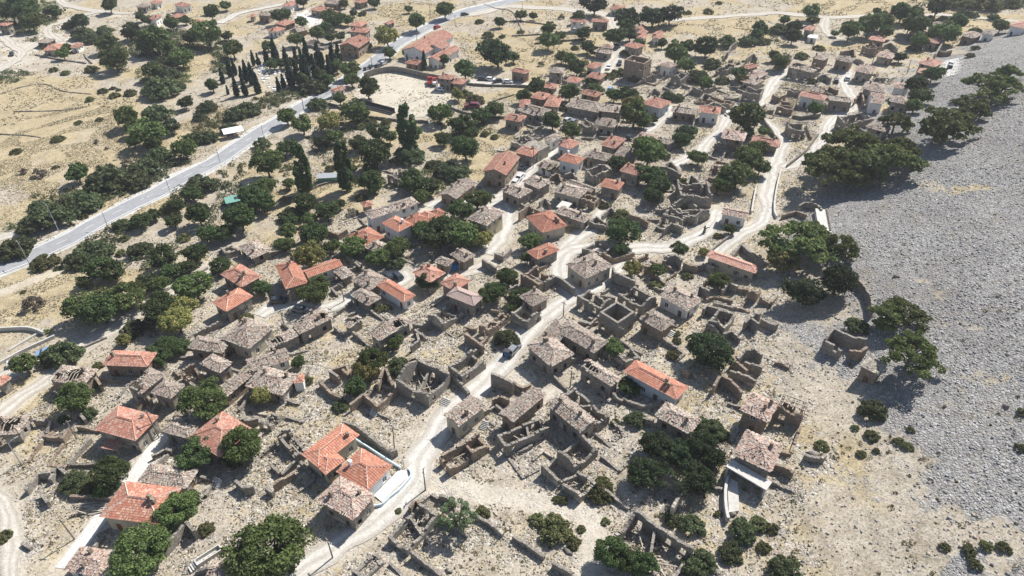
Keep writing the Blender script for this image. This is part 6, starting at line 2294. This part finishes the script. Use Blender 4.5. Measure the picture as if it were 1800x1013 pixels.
    # stone stairs
    for (pa, pb, wd, n_, lb) in (((499, 710), (505, 692), 1.6, 11, 'pale outside stair beside the old cottages'), ((654, 732), (662, 724), 1.8, 5, 'short stone stair in the courtyard wall'), ((779, 714), (786, 706), 1.8, 5, 'stone stair of the big ruin at the street'), ((848, 756), (854, 746), 1.4, 6, 'stone stair behind the tall plastered house'), ((1176, 592), (1180, 588), 1.5, 4, 'stone steps below the white porch house'), ((376, 858), (386, 848), 1.5, 6, 'stone steps beside the orange villa')):
        xa, ya = at(*pa); xb, yb = at(*pb); a = math.atan2(yb - ya, xb - xa); L = max(1.5, math.hypot(xb - xa, yb - ya)); r = root('stone_stair', xa, ya, a)
        for k in range(n_):
            m = MB(); m.box(k * L / n_, (k + .96) * L / n_, -wd / 2, wd / 2, -.4, .2 * (k + 1)); link('step', m.mesh('step', 'conc'), r)
        note(r, lb, 'stair', None, xa, ya, None, True)
    # timber pile at the speckled house
    x, y = at(163, 893); r = root('timber_pile', x, y, .1)
    for k in range(26):
        a = RNG.normal(0, .25); xx, yy, zz = RNG.uniform(-2, 2), RNG.uniform(-1.6, 1.6), .15 + .14 * (k // 7)
        m = MB(); l = RNG.uniform(1.2, 2.2); m.beam((xx - math.cos(a) * l, yy - math.sin(a) * l, zz), (xx + math.cos(a) * l, yy + math.sin(a) * l, zz + RNG.uniform(0, .15)), .16, .14); link('plank', m.mesh('plank', 'pale_wood'), r)
    note(r, 'pile of grey timbers left of the speckled house', 'timber pile', None, x, y, None, True)
    # gravestones in the cemetery
    pts = [(455 + 70 * RNG.random(), 108 + 50 * RNG.random()) for _ in range(60)]
    m = MB()
    for px, py in pts:
        x, y = at(px, py); z = float(H(x, y)); m.box(x - .4, x + .4, y - .9, y + .9, z - .2, z + .35); m.box(x - .4, x + .4, y + .75, y + .9, z + .36, z + 1.0)
    link('gravestones', m.mesh('gravestones', 'white_paint'), kind='stuff')
    # boulders on the scree, a dead stump by the lane
    for px, py, s in ((1575, 487, .9), (1430, 800, 1.2), (1000, 970, 1.0), (1287, 905, .8), (790, 1003, .7), (1660, 715, .5), (1770, 715, .8)):
        x, y = at(px, py); V, F = rocks(1, lambda n: np.array([[0, 0, .2]]), s, s); o = link('boulder', np_mesh('boulder', V, F, 'stone')); o.location = (x, y, float(H(x, y)))
        note(o, 'large loose boulder', 'boulder', 'loose boulders', x, y)
    x, y = at(1237, 410); r = root('tree_stump', x, y)
    m = MB(); m.tube([(0, 0, -.2), (.1, 0, 1.0), (.05, .1, 2.4)], [.45, .32, .2]); link('trunk', m.mesh('trunk', 'bark'), r)
    m = MB(); m.tube([(.1, 0, 1.2), (.9, .1, 1.8), (1.5, .1, 1.7)], [.2, .13, .05]); m.tube([(.05, 0, 1.5), (-.7, -.2, 2.2)], [.17, .06]); link('branch', m.mesh('branch', 'bark'), r)
    note(r, 'bare dark tree stump beside the lane', 'tree stump', None, x, y, None, True)

# ---------------------------------------------------------------- labels that single each thing out
LANDMARKS = [("the red-roofed church", (885, 300)), ("the walled dirt field", (715, 165)), ("the U-shaped school", (765, 85)), ("the large plastered hall", (1035, 470)),
    ("the twin orange villas", (620, 800)), ("the grey courtyard house", (990, 610)), ("the long pink-roofed shed", (1285, 462)), ("the orange long house", (1155, 670)),
    ("the red porch house", (215, 755)), ("the speckled red house", (240, 885)), ("the green metal hut", (414, 355)), ("the cypress cemetery", (500, 115)),
    ("the white-roofed shelter", (413, 235)), ("the two-storey stone shell", (1122, 110)), ("the square tower ruin", (1408, 225)), ("the white bend house", (1290, 383)),
    ("the pink-roofed compound", (1640, 115)), ("the long white terrace", (690, 362)), ("the yellowish stone house", (855, 385)), ("the gabled red hall", (625, 75)),
    ("the lone hillside hut", (1530, 650)), ("the bare-rafter ruin", (1390, 715)), ("the concrete-balcony house", (1330, 790)), ("the brown-red corner house", (968, 392)),
    ("the blue car", (80, 620)), ("the arched white house", (1428, 175)), ("the big round tree", (475, 970)), ("the orange-walled bottom ruin", (1145, 960)),
    ("the blue tarpaulin", (799, 472)), ("the toothed concrete trough", (1446, 392)), ("the blue tractor", (893, 622)), ("the main road bend", (300, 324)),
    ("the upper gravel track", (1270, 30)), ("the upper dirt track", (134, 32)), ("the tall red house", (510, 480)), ("the white porch house", (1190, 530)), ("the upper straw field", (110, 220)), ("the pale curved track", (20, 930)), ("the far red tower house", (8, 48)), ("the arched-window roofs", (1590, 60))]
LANDMARKS.pop()
ORD = ['', 'second', 'third', 'fourth', 'fifth', 'sixth', 'seventh', 'eighth', 'ninth', 'tenth', 'eleventh', 'twelfth', 'thirteenth', 'fourteenth', 'fifteenth', 'sixteenth', 'seventeenth', 'eighteenth']
def name_things():
    buckets = {}
    for t in THINGS:
        o, desc, px, py, fixed = t
        if fixed: o['label'] = desc; continue
        best = min(LANDMARKS, key=lambda l: math.hypot(l[1][0] - px, (l[1][1] - py) * 1.3) + (0 if math.hypot(l[1][0] - px, l[1][1] - py) > 16 else 400))
        dx, dy = px - best[1][0], (py - best[1][1]) * 1.25
        rel = ('right of ' if dx > 0 else 'left of ') if abs(dx) > abs(dy) else ('in front of ' if dy > 0 else 'behind ')
        buckets.setdefault((desc, rel + best[0]), []).append((math.hypot(dx, dy), o))
    for (desc, rel), lst in buckets.items():
        lst.sort(key=lambda q: q[0])
        for i, (d, o) in enumerate(lst):
            o['label'] = f'{desc} {rel}'.replace(',  ', ', ') + ('' if len(lst) == 1 else (', closest' if i == 0 else f', {ORD[i]} closest'))


def build_haze():
    m = bpy.data.materials.new('haze'); m.use_nodes = True; nt = m.node_tree; nt.nodes.clear()
    v = nt.nodes.new('ShaderNodeVolumePrincipled'); v.inputs['Color'].default_value = (.93, .95, 1, 1); v.inputs['Density'].default_value = 0.00017; v.inputs['Anisotropy'].default_value = 0.2
    o = nt.nodes.new('ShaderNodeOutputMaterial'); nt.links.new(v.outputs[0], o.inputs['Volume'])
    MATS['haze'] = m
    mb = MB(); mb.box(-5600, 5600, -1700, 7500, -30, 250)
    link('haze', mb.mesh('haze', 'haze'), kind='stuff')

soil_material()
road_materials()
build_all_houses()
build_villas()
build_yard_walls()
build_land()
build_roads()
build_plants()
build_thickets()
build_misc()
build_scatter()
build_haze()
name_things()

print('TRIS', sum(sum(len(p.vertices) - 2 for p in me.polygons) if len(me.polygons) < 3000 else len(me.polygons) * 2 for me in bpy.data.meshes))
